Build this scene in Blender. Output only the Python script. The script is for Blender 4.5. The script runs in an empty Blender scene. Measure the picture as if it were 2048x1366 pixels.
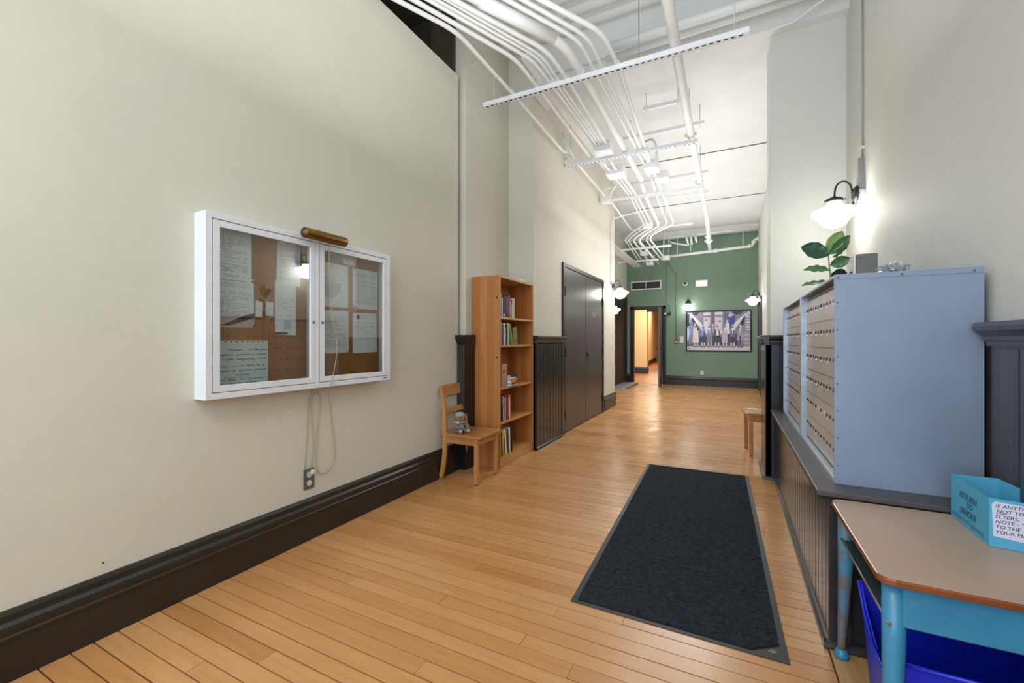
import bpy, bmesh, math, random
from mathutils import Vector, Matrix
random.seed(7)
S = bpy.context.scene
COL = S.collection
PI = math.pi

# ------------------------------------------------------------------ camera, sky, exposure
cd = bpy.data.cameras.new('camera')
cd.sensor_width = 36.0
cd.lens = 865.0 / 2048.0 * 36.0
cd.shift_y = -2.0 / 2048.0
cd.clip_start = 0.02
cam = bpy.data.objects.new('camera', cd)
COL.objects.link(cam)
YAW = math.atan(439 / 865)
cam.location = (0, 0, 1.22)
cam.rotation_euler = (PI / 2, 0, YAW)
S.camera = cam

w = bpy.data.worlds.new('sky')
S.world = w
w.use_nodes = True
bg = w.node_tree.nodes['Background']
bg.inputs[0].default_value = (0.66, 0.82, 1.0, 1)
bg.inputs[1].default_value = 1.5

S.view_settings.view_transform = 'Standard'
S.view_settings.look = 'None'
S.view_settings.gamma = 1.0
S.view_settings.exposure = 0.27
S.view_settings.use_curve_mapping = False


def area(name, loc, rot, sx, sy, power, color, spread=PI):
    l = bpy.data.lights.new(name, 'AREA')
    l.shape = 'RECTANGLE'
    l.size, l.size_y = sx, sy
    l.energy = power
    l.color = color
    l.spread = spread
    o = bpy.data.objects.new(name, l)
    o.location = loc
    o.rotation_euler = rot
    COL.objects.link(o)
    return o


# daylight through the entrance behind the camera, and added fill lights for even brightness
area('entrance_daylight', (-0.9, -2.3, 2.0), (math.radians(100), 0, 0), 2.8, 3.0, 52, (0.84, 0.92, 1.0))
area('side_daylight', (-2.0, -1.6, 1.8), (math.radians(90), 0, math.radians(-62)), 1.4, 2.2, 6, (0.60, 0.76, 1.0))
area('lobby_fill_down', (-0.9, -0.9, 3.3), (0, 0, 0), 1.6, 1.6, 42, (1.0, 0.97, 0.92))  # added fill from above, no fixture of the lobby
area('lobby_fill_up', (-0.75, 1.2, 2.55), (PI, 0, 0), 1.5, 3.0, 38, (0.97, 0.98, 1.0))  # added fill aimed up to brighten the near ceiling
area('corridor_fill_up', (-0.7, 8.3, 2.75), (PI, 0, 0), 1.8, 7.0, 62, (0.96, 0.98, 1.0))  # added fill aimed up at the corridor ceiling, not daylight
area('corridor_fill_down', (-0.75, 8.2, 3.1), (0, 0, 0), 1.2, 5.5, 82, (0.98, 0.98, 1.0))  # added fill aimed down the corridor, no fixture there
area('hall_fill', (-2.2, 15.0, 3.0), (0, 0, 0), 1.5, 1.5, 110, (1.0, 0.90, 0.72))  # added warm fill for the hall beyond the door
area('hall_fill_far', (-3.0, 21.5, 3.0), (0, 0, 0), 1.5, 3.0, 160, (1.0, 0.90, 0.72))  # added warm fill for the deep end of the hall


# ------------------------------------------------------------------ materials
def new_mat(name):
    m = bpy.data.materials.new(name)
    m.use_nodes = True
    return m, m.node_tree.nodes, m.node_tree.links, m.node_tree.nodes['Principled BSDF']


def rgb(h):
    h = h.lstrip('#')
    c = [int(h[i:i + 2], 16) / 255 for i in (0, 2, 4)]
    return tuple((x / 12.92 if x <= 0.04045 else ((x + 0.055) / 1.055) ** 2.4) for x in c) + (1,)


def mix(N, L, fac, a, b):
    n = N.new('ShaderNodeMix')
    n.data_type = 'RGBA'
    for sock, v in ((0, fac), (6, a), (7, b)):
        if isinstance(v, (tuple, float, int)):
            n.inputs[sock].default_value = v
        else:
            L.new(v, n.inputs[sock])
    return n.outputs[2]


def noise(N, L, scale, detail=3, vec=None, rough=0.5):
    n = N.new('ShaderNodeTexNoise')
    n.inputs['Scale'].default_value = scale
    n.inputs['Detail'].default_value = detail
    n.inputs['Roughness'].default_value = rough
    if vec is not None:
        L.new(vec, n.inputs['Vector'])
    return n.outputs['Fac']


def ramp(N, L, fac, stops):
    r = N.new('ShaderNodeValToRGB')
    e = r.color_ramp.elements
    e[0].position, e[0].color = stops[0]
    e[1].position, e[1].color = stops[-1]
    for p, c in stops[1:-1]:
        x = e.new(p)
        x.color = c
    L.new(fac, r.inputs[0])
    return r.outputs[0]


def mapping(N, L, src, scale):
    m = N.new('ShaderNodeMapping')
    m.inputs['Scale'].default_value = scale
    L.new(src, m.inputs['Vector'])
    return m.outputs[0]


def pos(N):
    return N.new('ShaderNodeNewGeometry').outputs['Position']


def objco(N):
    return N.new('ShaderNodeTexCoord').outputs['Object']


def bump(N, L, B, h, strength=0.2, dist=0.01):
    b = N.new('ShaderNodeBump')
    b.inputs['Strength'].default_value = strength
    b.inputs['Distance'].default_value = dist
    L.new(h, b.inputs['Height'])
    L.new(b.outputs[0], B.inputs['Normal'])


def plain(name, c1, c2=None, rough=0.5, metal=0.0, scale=6.0, bmp=0.0, spec=0.5, coat=0.0, bscale=None):
    m, N, L, B = new_mat(name)
    a = rgb(c1)
    b = rgb(c2) if c2 else tuple(x * 0.9 for x in a[:3]) + (1,)
    f = noise(N, L, scale, 4, pos(N))
    L.new(mix(N, L, ramp(N, L, f, [(0.3, (0, 0, 0, 1)), (0.7, (1, 1, 1, 1))]), a, b), B.inputs['Base Color'])
    B.inputs['Roughness'].default_value = rough
    B.inputs['Metallic'].default_value = metal
    B.inputs['Specular IOR Level'].default_value = spec
    B.inputs['Coat Weight'].default_value = coat
    if bmp:
        bump(N, L, B, noise(N, L, bscale or scale * 20, 3, pos(N)), bmp, 0.004)
    return m


def wall_mat(name, c1, c2, c3):
    m, N, L, B = new_mat(name)
    p = pos(N)
    f1 = noise(N, L, 0.9, 5, p, 0.6)
    f2 = noise(N, L, 14.0, 4, p, 0.65)
    c = mix(N, L, ramp(N, L, f1, [(0.35, (0, 0, 0, 1)), (0.65, (1, 1, 1, 1))]), rgb(c1), rgb(c2))
    r2 = ramp(N, L, f2, [(0.45, (0, 0, 0, 1)), (0.8, (0.6, 0.6, 0.6, 1))])
    L.new(mix(N, L, r2, c, rgb(c3)), B.inputs['Base Color'])
    B.inputs['Roughness'].default_value = 0.62
    B.inputs['Specular IOR Level'].default_value = 0.3
    bump(N, L, B, noise(N, L, 60, 3, p), 0.08, 0.003)
    return m


def wood(name, base, dark, light, axis='Z', rough=0.4, island=False, coat=0.0, strip=None, space='obj'):
    """grain runs along axis"""
    m, N, L, B = new_mat(name)
    src = objco(N) if space == 'obj' else pos(N)
    sc = {'X': (1.2, 22, 22), 'Y': (22, 1.2, 22), 'Z': (22, 22, 1.2)}[axis]
    v = mapping(N, L, src, sc)
    f = noise(N, L, 1.6, 5, v, 0.62)
    c = ramp(N, L, f, [(0.28, rgb(dark)), (0.5, rgb(base)), (0.75, rgb(light))])
    if strip:
        ax, wdt, c2 = strip
        sx = N.new('ShaderNodeSeparateXYZ')
        L.new(src, sx.inputs[0])
        mm = N.new('ShaderNodeMath'); mm.operation = 'DIVIDE'
        L.new(sx.outputs[ax], mm.inputs[0]); mm.inputs[1].default_value = wdt
        fl_ = N.new('ShaderNodeMath'); fl_.operation = 'FLOOR'
        L.new(mm.outputs[0], fl_.inputs[0])
        wn = N.new('ShaderNodeTexWhiteNoise'); wn.noise_dimensions = '1D'
        L.new(fl_.outputs[0], wn.inputs['W'])
        k = ramp(N, L, wn.outputs['Value'], [(0.0, (0, 0, 0, 1)), (1.0, (0.75, 0.75, 0.75, 1))])
        c = mix(N, L, k, c, rgb(c2))
    L.new(c, B.inputs['Base Color'])
    B.inputs['Roughness'].default_value = rough
    B.inputs['Coat Weight'].default_value = coat
    B.inputs['Coat Roughness'].default_value = 0.2
    bump(N, L, B, f, 0.05, 0.003)
    return m


def plank_mat():
    m, N, L, B = new_mat('maple_planks')
    p = pos(N)
    oi = N.new('ShaderNodeObjectInfo').outputs['Random']
    isl = N.new('ShaderNodeNewGeometry').outputs['Random Per Island']
    ad = N.new('ShaderNodeMath'); ad.operation = 'ADD'
    L.new(oi, ad.inputs[0]); L.new(isl, ad.inputs[1])
    fr = N.new('ShaderNodeMath'); fr.operation = 'FRACT'
    L.new(ad.outputs[0], fr.inputs[0])
    off = N.new('ShaderNodeVectorMath'); off.operation = 'ADD'
    cb = N.new('ShaderNodeCombineXYZ')
    mu = N.new('ShaderNodeMath'); mu.operation = 'MULTIPLY'
    L.new(fr.outputs[0], mu.inputs[0]); mu.inputs[1].default_value = 37.0
    L.new(mu.outputs[0], cb.inputs[0])
    L.new(p, off.inputs[0]); L.new(cb.outputs[0], off.inputs[1])
    v = mapping(N, L, off.outputs[0], (1.6, 30, 1))
    g = noise(N, L, 1.5, 5, v, 0.6)
    base = ramp(N, L, fr.outputs[0], [(0.0, rgb('#ba8450')), (0.35, rgb('#c28e59')), (0.7, rgb('#c69460')), (1.0, rgb('#b47d4a'))])
    grain = ramp(N, L, g, [(0.3, (0.86, 0.83, 0.80, 1)), (0.7, (1.06, 1.05, 1.03, 1))])
    mm = N.new('ShaderNodeMix'); mm.data_type = 'RGBA'; mm.blend_type = 'MULTIPLY'
    mm.inputs[0].default_value = 1.0
    L.new(base, mm.inputs[6]); L.new(grain, mm.inputs[7])
    sm = noise(N, L, 2.2, 5, p, 0.7)
    dirt = ramp(N, L, sm, [(0.55, (0, 0, 0, 1)), (0.85, (0.16, 0.16, 0.16, 1))])
    c = mix(N, L, dirt, mm.outputs[2], rgb('#a98462'))
    # small dark scuffs
    sp = noise(N, L, 55, 2, p)
    reg = noise(N, L, 1.7, 2, p)
    a = ramp(N, L, sp, [(0.72, (0, 0, 0, 1)), (0.76, (1, 1, 1, 1))])
    b = ramp(N, L, reg, [(0.55, (0, 0, 0, 1)), (0.65, (1, 1, 1, 1))])
    ab = N.new('ShaderNodeMath'); ab.operation = 'MULTIPLY'
    L.new(a, ab.inputs[0]); L.new(b, ab.inputs[1])
    c = mix(N, L, ab.outputs[0], c, rgb('#5a4330'))
    L.new(c, B.inputs['Base Color'])
    rr = ramp(N, L, noise(N, L, 3.0, 3, p), [(0.3, (0.2, 0.2, 0.2, 1)), (0.7, (0.34, 0.34, 0.34, 1))])
    L.new(rr, B.inputs['Roughness'])
    v2 = mapping(N, L, off.outputs[0], (0.8, 9, 1))
    bump(N, L, B, noise(N, L, 1.2, 2, v2), 0.18, 0.004)
    return m


def paper_mat(name, c='#e4e7e8', ink='#8a8f92', n=38, cols=26, margin=0.1, top=0.85, bottom=0.1, dens=0.45, axes=(1, 2)):
    """printed sheet: rows of illegible grey print"""
    m, N, L, B = new_mat(name)
    g = N.new('ShaderNodeTexCoord').outputs['Generated']
    s = N.new('ShaderNodeSeparateXYZ'); L.new(g, s.inputs[0])
    U, V = s.outputs[axes[0]], s.outputs[axes[1]]

    def M(op, a, b=None):
        k = N.new('ShaderNodeMath'); k.operation = op
        for i, x in enumerate((a, b)):
            if x is None:
                continue
            if isinstance(x, (int, float)):
                k.inputs[i].default_value = x
            else:
                L.new(x, k.inputs[i])
        return k.outputs[0]
    row = M('MULTIPLY', V, n)
    fr = M('FRACT', row)
    on = M('LESS_THAN', fr, 0.5)
    cb = N.new('ShaderNodeCombineXYZ')
    L.new(M('FLOOR', M('MULTIPLY', U, cols)), cb.inputs[0]); L.new(M('FLOOR', row), cb.inputs[1])
    wn = N.new('ShaderNodeTexWhiteNoise'); wn.noise_dimensions = '2D'
    L.new(cb.outputs[0], wn.inputs['Vector'])
    wd = M('GREATER_THAN', wn.outputs['Value'], 1 - dens - 0.25)
    wr = N.new('ShaderNodeTexWhiteNoise'); wr.noise_dimensions = '1D'
    L.new(M('FLOOR', row), wr.inputs['W'])
    # right end of each row
    rend = M('LESS_THAN', U, M('ADD', M('MULTIPLY', M('GREATER_THAN', wr.outputs['Value'], 0.3), 0.35), 1 - margin - 0.35))
    blank = M('GREATER_THAN', wr.outputs['Value'], 0.16)
    k = M('MULTIPLY', on, wd)
    for t in (rend, blank, M('GREATER_THAN', U, margin), M('GREATER_THAN', V, bottom), M('LESS_THAN', V, top)):
        k = M('MULTIPLY', k, t)
    k = M('MULTIPLY', k, 0.7)
    L.new(mix(N, L, k, rgb(c), rgb(ink)), B.inputs['Base Color'])
    B.inputs['Roughness'].default_value = 0.6
    return m


def emis(name, col, strength):
    m, N, L, B = new_mat(name)
    B.inputs['Base Color'].default_value = (0.9, 0.9, 0.88, 1)
    B.inputs['Emission Color'].default_value = col
    B.inputs['Emission Strength'].default_value = strength
    B.inputs['Roughness'].default_value = 0.2
    return m


def glass_mat(name):
    m, N, L, B = new_mat(name)
    out = [n for n in N if n.type == 'OUTPUT_MATERIAL'][0]
    tr = N.new('ShaderNodeBsdfTransparent')
    tr.inputs[0].default_value = (0.93, 0.96, 0.95, 1)
    gl = N.new('ShaderNodeBsdfGlossy'); gl.inputs['Roughness'].default_value = 0.015
    fr = N.new('ShaderNodeFresnel'); fr.inputs[0].default_value = 1.5
    mu = N.new('ShaderNodeMath'); mu.operation = 'MULTIPLY'; mu.inputs[1].default_value = 4.2
    L.new(fr.outputs[0], mu.inputs[0])
    ad = N.new('ShaderNodeMath'); ad.operation = 'MINIMUM'; ad.inputs[1].default_value = 1.0
    L.new(mu.outputs[0], ad.inputs[0])
    bf = N.new('ShaderNodeMath'); bf.operation = 'SUBTRACT'; bf.inputs[0].default_value = 1.0
    L.new(N.new('ShaderNodeNewGeometry').outputs['Backfacing'], bf.inputs[1])
    mk = N.new('ShaderNodeMath'); mk.operation = 'MULTIPLY'
    L.new(ad.outputs[0], mk.inputs[0]); L.new(bf.outputs[0], mk.inputs[1])
    ms = N.new('ShaderNodeMixShader')
    L.new(mk.outputs[0], ms.inputs[0]); L.new(tr.outputs[0], ms.inputs[1]); L.new(gl.outputs[0], ms.inputs[2])
    L.new(ms.outputs[0], out.inputs['Surface'])
    return m


M_WALL_L = wall_mat('cream_plaster', '#d4d0c1', '#cdcabc', '#d7d1bb')
M_WALL_R = wall_mat('plaster_cool_lit', '#d3d3cb', '#cdcdc7', '#d6d5ce')  # same paint as the cream plaster, its different light put into the tone
M_WHITE = plain('white_ceiling_paint', '#e3e4e2', '#dadbd9', 0.6, scale=1.3)
M_CHAN = plain('white_enamel', '#e6e7ea', '#dcdee2', 0.4, scale=3)
M_PIPE = plain('white_pipe_paint', '#e6e7e4', '#dddedb', 0.4, scale=5)
M_GREEN = plain('green_wall_paint', '#78937f', '#708b78', 0.5, scale=1.2, bmp=0.05)
M_DARKPAINT = plain('dark_brown_paint', '#2d2823', '#24201c', 0.3, scale=3, bmp=0.04)
M_BEAD = wood('dark_stained_wood', '#3a3531', '#2b2724', '#494340', 'Z', 0.2, space='pos')
M_CAP = plain('dark_cap_paint', '#3a3535', '#2d2929', 0.24, scale=8)
M_DOOR = plain('brown_door_paint', '#4f4642', '#463e3a', 0.28, scale=2)
M_BLACK = plain('black_metal', '#141414', '#1c1c1c', 0.35, 0.5)
M_SLOT = plain('slot_shadow_paint', '#101114', '#17181b', 0.7)
M_VOID = plain('unlit_brown_board', '#4c4230', '#322c22', 0.8, scale=3)  # brown darkened in colour to carry the shade of the void
M_SUB = plain('dark_subfloor', '#20160e', '#1a120b', 0.9)
M_PLANK = plank_mat()
M_PLY = wood('plywood_patch', '#b08a5c', '#a07a4e', '#bd9868', 'Y', 0.4, space='pos')
M_RUG = plain('charcoal_pile', '#1b1e23', '#31363e', 0.95, scale=60, bmp=0.6, bscale=260, spec=0.1)
M_RUBBER = plain('black_rubber', '#1b1d1d', '#242726', 0.5)
M_PINE = wood('orange_pine', '#c48449', '#b2733c', '#d2975b', 'Z', 0.35, strip=(0, 0.075, '#a9652f'), coat=0.15)
M_PINE_SIDE = wood('orange_pine_board', '#c48449', '#b2733c', '#d2975b', 'Z', 0.35, strip=(1, 0.19, '#b06e38'), coat=0.15)
M_PINE_SH = wood('pine_shelf', '#c48a50', '#b3763d', '#d3a065', 'Y', 0.35, coat=0.15)
M_OAK = wood('honey_oak', '#b98049', '#a36a36', '#c9935a', 'Z', 0.35, coat=0.2, space='pos')
M_OAKH = wood('honey_oak_rail', '#b98049', '#a36a36', '#c9935a', 'Y', 0.35, coat=0.2, space='pos')
M_OAKS = wood('worn_oak_seat', '#ab7546', '#94602f', '#bd8654', 'X', 0.3, coat=0.3, space='pos')
M_ALU = plain('brushed_aluminium', '#c6cacc', '#b6babd', 0.38, 0.35, scale=30)
M_BOX = plain('grey_steel_panel', '#8f9bb0', '#828ca0', 0.42, 0.35, scale=2.4)  # neutral metal, blue cast of the daylight put into its colour
M_FRAME = plain('satin_aluminium', '#b7bfc9', '#a8b0ba', 0.3, 0.5, scale=20)
M_MBD = plain('silver_door_panel', '#bdbbb8', '#b3b0ad', 0.36, 0.12, scale=9)
M_DGREY = plain('dark_grey_plastic', '#3b3c40', '#2f3034', 0.4)
M_BRASS = plain('aged_brass', '#8f6c35', '#6e4f24', 0.33, 0.9, scale=12)
M_BRASSD = plain('dull_brass_cap', '#6c5c42', '#554833', 0.45, 0.8)
M_CORK = plain('cork', '#a9703f', '#955f33', 0.85, scale=5, bmp=0.3, bscale=180)
M_GLASS = glass_mat('clear_glass')
M_LAMPON = emis('lit_opal_glass', (1.0, 0.96, 0.88, 1), 13.0)
M_IRON = plain('blackened_iron', '#2a2b2b', '#383a39', 0.35, 0.7)
M_TURQ = plain('turquoise_enamel', '#3f88ab', '#35799c', 0.3, scale=9)
M_RUST = plain('worn_turquoise_enamel', '#3f88ab', '#6c6258', 0.4, scale=14)
M_LAM = plain('beige_laminate', '#bd9f88', '#b1957e', 0.3, scale=3)
M_EDGE = plain('orange_brown_edge', '#8c4a26', '#7b3f1f', 0.25, coat=0.3)
M_BLUE = plain('royal_blue_plastic', '#1728c8', '#1320ad', 0.32)
M_CYAN = plain('cyan_card', '#55abcb', '#4ba0c2', 0.6, scale=3)
M_NOTE = plain('lilac_white_paper', '#d6d3e2', '#cdc9dc', 0.6)
M_INK = plain('purple_ink', '#2c2352', '#201a40', 0.6)
M_INKD = plain('grey_pen_ink', '#3d4247', '#33383c', 0.6)
M_INKB = plain('blue_pen_ink', '#235a80', '#1d4d70', 0.6)
M_CORD = plain('beige_flex', '#b0a184', '#a39476', 0.5)
M_OUT = plain('grey_steel_plate', '#7c7f7a', '#6f726d', 0.35, 0.6)
M_IVORY = plain('ivory_plastic', '#d9d9d2', '#cfcfc8', 0.4)
M_RED = plain('red_plastic', '#9c2c2e', '#8a2326', 0.4)
M_YEL = plain('warm_yellow_paint', '#e2c493', '#d9b985', 0.6, scale=0.8)
M_HALLF = wood('reddish_hall_floor', '#a4663f', '#8f5431', '#b5764c', 'X', 0.35, space='pos')
M_BRICK = plain('red_brick', '#7c4230', '#6a3425', 0.85, scale=9)
M_MORTAR = plain('grey_mortar', '#8c8074', '#7b7067', 0.9)
M_PAPER = plain('white_paper', '#d9dddd', '#d2d6d7', 0.6)
M_PAPERP = paper_mat('printed_sheet')
M_PAPER2 = paper_mat('sparse_letter', n=46, dens=0.3, top=0.7, bottom=0.35)
M_PAPER3 = paper_mat('dense_report', n=52, dens=0.55, top=0.9, bottom=0.12)
M_PAPERX = paper_mat('printed_sheet_hall', n=24, axes=(0, 2))
M_PHOTO = plain('brown_print', '#5a4238', '#3c3431', 0.5, scale=25)
M_FOIL = plain('crumpled_foil', '#d9dadb', '#b9bbbd', 0.3, 0.6, scale=60)
M_FUR = plain('taupe_plush', '#8d7468', '#7c6459', 0.95, scale=60, bmp=0.6, bscale=900)
M_FURL = plain('cream_plush', '#cdb8a0', '#bda78f', 0.95, scale=60, bmp=0.6, bscale=900)
M_KNIT = plain('pale_grey_knit', '#a9b2b6', '#8d98a0', 0.95, scale=140, bmp=0.6, bscale=700)
M_DRESS = plain('patterned_blue_cloth', '#41606b', '#8fa5ab', 0.9, scale=150)


# ------------------------------------------------------------------ mesh builder
class MB:
    def __init__(s):
        s.v, s.f, s.m, s.sm = [], [], [], []

    def add(s, vs, fs, mi=0, smooth=False):
        b = len(s.v)
        s.v += [tuple(x) for x in vs]
        for f in fs:
            s.f.append(tuple(b + i for i in f)); s.m.append(mi); s.sm.append(smooth)
        return s

    def box(s, x0, y0, z0, x1, y1, z1, mi=0):
        x0, x1 = sorted((x0, x1)); y0, y1 = sorted((y0, y1)); z0, z1 = sorted((z0, z1))
        vs = [(x0, y0, z0), (x1, y0, z0), (x1, y1, z0), (x0, y1, z0), (x0, y0, z1), (x1, y0, z1), (x1, y1, z1), (x0, y1, z1)]
        return s.add(vs, [(0, 3, 2, 1), (4, 5, 6, 7), (0, 1, 5, 4), (1, 2, 6, 5), (2, 3, 7, 6), (3, 0, 4, 7)], mi)

    def hexa(s, p, mi=0):
        return s.add(p, [(0, 3, 2, 1), (4, 5, 6, 7), (0, 1, 5, 4), (1, 2, 6, 5), (2, 3, 7, 6), (3, 0, 4, 7)], mi)

    def prism(s, prof, axis, a, b, mi=0, smooth=False):
        """prof: 2D points; axis the extrusion axis. 'x': (y,z) 'y': (x,z) 'z': (x,y)"""
        def P(q, t):
            return {'x': (t, q[0], q[1]), 'y': (q[0], t, q[1]), 'z': (q[0], q[1], t)}[axis]
        n = len(prof)
        vs = [P(q, a) for q in prof] + [P(q, b) for q in prof]
        base = len(s.v)
        s.v += vs
        for i in range(n):
            j = (i + 1) % n
            s.f.append((base + i, base + j, base + n + j, base + n + i)); s.m.append(mi); s.sm.append(smooth)
        s.f.append(tuple(base + i for i in range(n))[::-1]); s.m.append(mi); s.sm.append(False)
        s.f.append(tuple(base + n + i for i in range(n))); s.m.append(mi); s.sm.append(False)
        return s

    def sweep(s, pts, rads, n=10, mi=0, square=False, caps=True):
        pts = [Vector(p) for p in pts]
        if not isinstance(rads, (list, tuple)):
            rads = [rads] * len(pts)
        base = len(s.v)
        t0 = (pts[1] - pts[0]).normalized()
        up = Vector((0, 0, 1)) if abs(t0.z) < 0.9 else Vector((1, 0, 0))
        u = t0.cross(up).normalized()
        for i, p in enumerate(pts):
            if i == 0:
                t = pts[1] - pts[0]
            elif i == len(pts) - 1:
                t = pts[-1] - pts[-2]
            else:
                t = (pts[i + 1] - p).normalized() + (p - pts[i - 1]).normalized()
            t.normalize()
            u = (u - t * u.dot(t)).normalized()
            vv = t.cross(u)
            for k in range(n):
                a = 2 * PI * (k + (0.5 if square else 0)) / n
                s.v.append(tuple(p + (u * math.cos(a) + vv * math.sin(a)) * rads[i]))
        for i in range(len(pts) - 1):
            for k in range(n):
                j = (k + 1) % n
                s.f.append((base + i * n + k, base + i * n + j, base + (i + 1) * n + j, base + (i + 1) * n + k))
                s.m.append(mi); s.sm.append(not square)
        if caps:
            s.f.append(tuple(base + k for k in range(n))[::-1]); s.m.append(mi); s.sm.append(False)
            e = base + (len(pts) - 1) * n
            s.f.append(tuple(e + k for k in range(n))); s.m.append(mi); s.sm.append(False)
        return s

    def lathe(s, prof, c=(0, 0, 0), axis='z', n=28, mi=0, smooth=True):
        """prof: (radius, height)"""
        base = len(s.v)
        for r, h in prof:
            for k in range(n):
                a = 2 * PI * k / n
                x, y = r * math.cos(a), r * math.sin(a)
                q = {'z': (x, y, h), 'x': (h, x, y), 'y': (x, h, y)}[axis]
                s.v.append((c[0] + q[0], c[1] + q[1], c[2] + q[2]))
        for i in range(len(prof) - 1):
            for k in range(n):
                j = (k + 1) % n
                s.f.append((base + i * n + k, base + i * n + j, base + (i + 1) * n + j, base + (i + 1) * n + k))
                s.m.append(mi); s.sm.append(smooth)
        s.f.append(tuple(base + k for k in range(n))[::-1]); s.m.append(mi); s.sm.append(False)
        e = base + (len(prof) - 1) * n
        s.f.append(tuple(e + k for k in range(n))); s.m.append(mi); s.sm.append(False)
        return s

    def ball(s, c, r, rz=None, n=14, mi=0, rot=None):
        rx, ry, rz_ = (r if isinstance(r, (tuple, list)) else (r, r, r))
        base = len(s.v)
        rings = n // 2
        R = Matrix.Rotation(rot[0], 3, rot[1]) if rot else Matrix.Identity(3)
        vs = []
        for i in range(rings + 1):
            ph = PI * i / rings
            for k in range(n):
                a = 2 * PI * k / n
                q = R @ Vector((rx * math.sin(ph) * math.cos(a), ry * math.sin(ph) * math.sin(a), rz_ * math.cos(ph)))
                vs.append((c[0] + q.x, c[1] + q.y, c[2] + q.z))
        s.v += vs
        for i in range(rings):
            for k in range(n):
                j = (k + 1) % n
                s.f.append((base + i * n + k, base + (i + 1) * n + k, base + (i + 1) * n + j, base + i * n + j))
                s.m.append(mi); s.sm.append(True)
        return s

    def data(s, name, mats, off=(0, 0, 0)):
        me = bpy.data.meshes.new(name)
        me.from_pydata([(x - off[0], y - off[1], z - off[2]) for x, y, z in s.v], [], s.f)
        for mt in (mats if isinstance(mats, (list, tuple)) else [mats]):
            me.materials.append(mt)
        me.polygons.foreach_set('material_index', s.m)
        me.polygons.foreach_set('use_smooth', s.sm)
        me.update()
        bm = bmesh.new(); bm.from_mesh(me)
        bmesh.ops.recalc_face_normals(bm, faces=bm.faces)
        bm.to_mesh(me); bm.free()
        return me


def fillet(pts, r=0.08, n=5):
    pts = [Vector(p) for p in pts]
    out = [pts[0]]
    for i in range(1, len(pts) - 1):
        a, b, c = pts[i - 1], pts[i], pts[i + 1]
        d1, d2 = (a - b), (c - b)
        k = min(r, d1.length * 0.45, d2.length * 0.45)
        p1, p2 = b + d1.normalized() * k, b + d2.normalized() * k
        for j in range(n + 1):
            t = j / n
            out.append(p1 * (1 - t) ** 2 + b * 2 * t * (1 - t) + p2 * t ** 2)
    out.append(pts[-1])
    return out


def link(name, data, parent=None, kind=None, label=None):
    o = bpy.data.objects.new(name, data)
    COL.objects.link(o)
    if parent is not None:
        o.parent = parent
    if kind:
        o['kind'] = kind
    if label:
        o['label'] = label
    return o


def part(name, mb, mats, parent, bevel=0, kind=None, label=None):
    """mesh in the coordinates of its thing's parent chain root (world or local, as built)"""
    me = mb.data(name, mats) if isinstance(mb, MB) else mb
    o = bpy.data.objects.new(name, me)
    COL.objects.link(o)
    o.parent = parent
    if parent.get('worldbuilt'):
        o.matrix_parent_inverse = Matrix.Translation(-Vector(parent.location))
    if bevel:
        b = o.modifiers.new('bevel', 'BEVEL'); b.width = bevel; b.segments = 2; b.limit_method = 'ANGLE'
        b.harden_normals = False
    if kind:
        o['kind'] = kind
    if label:
        o['label'] = label
    return o


def tag(o, label, cat, group=None):
    o['label'] = label; o['category'] = cat
    if group:
        o['group'] = group
    return o


def thing(name, label, cat, loc=(0, 0, 0), group=None, rotz=0, world=True):
    """Empty at the thing's base. world=True: parts are given in world coordinates"""
    o = bpy.data.objects.new(name, None)
    COL.objects.link(o)
    o.location = loc; o.rotation_euler = (0, 0, rotz)
    o.empty_display_size = 0.05
    tag(o, label, cat, group)
    if world:
        o['worldbuilt'] = 1
    return o


def solo(name, mb, mats, label, cat, group=None, bevel=0, base=None):
    xs = [v[0] for v in mb.v]; ys = [v[1] for v in mb.v]; zs = [v[2] for v in mb.v]
    c = base or ((min(xs) + max(xs)) / 2, (min(ys) + max(ys)) / 2, min(zs))
    o = bpy.data.objects.new(name, mb.data(name, mats, c))
    COL.objects.link(o)
    o.location = c
    tag(o, label, cat, group)
    if bevel:
        b = o.modifiers.new('bevel', 'BEVEL'); b.width = bevel; b.segments = 2; b.limit_method = 'ANGLE'
    return o


def child_of_solo(name, mb, mats, parent, bevel=0, kind=None, label=None):
    o = bpy.data.objects.new(name, mb.data(name, mats))
    COL.objects.link(o)
    o.parent = parent
    o.matrix_parent_inverse = Matrix.Translation(-Vector(parent.location))
    if bevel:
        b = o.modifiers.new('bevel', 'BEVEL'); b.width = bevel; b.segments = 2
    if kind:
        o['kind'] = kind
    if label:
        o['label'] = label
    return o


def struct(name, mb, mats, bevel=0):
    o = bpy.data.objects.new(name, mb.data(name, mats))
    COL.objects.link(o)
    o['kind'] = 'structure'
    if bevel:
        b = o.modifiers.new('bevel', 'BEVEL'); b.width = bevel; b.segments = 2
    return o


def text_mesh(body, size, align='LEFT', shear=0.0, extrude=0.0002):
    cu = bpy.data.curves.new('text', 'FONT')
    cu.body = body; cu.size = size; cu.align_x = align; cu.shear = shear; cu.extrude = extrude
    cu.resolution_u = 3
    o = bpy.data.objects.new('text', cu)
    COL.objects.link(o)
    dg = bpy.context.evaluated_depsgraph_get()
    me = bpy.data.meshes.new_from_object(o.evaluated_get(dg))
    bpy.data.objects.remove(o)
    return me


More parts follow.
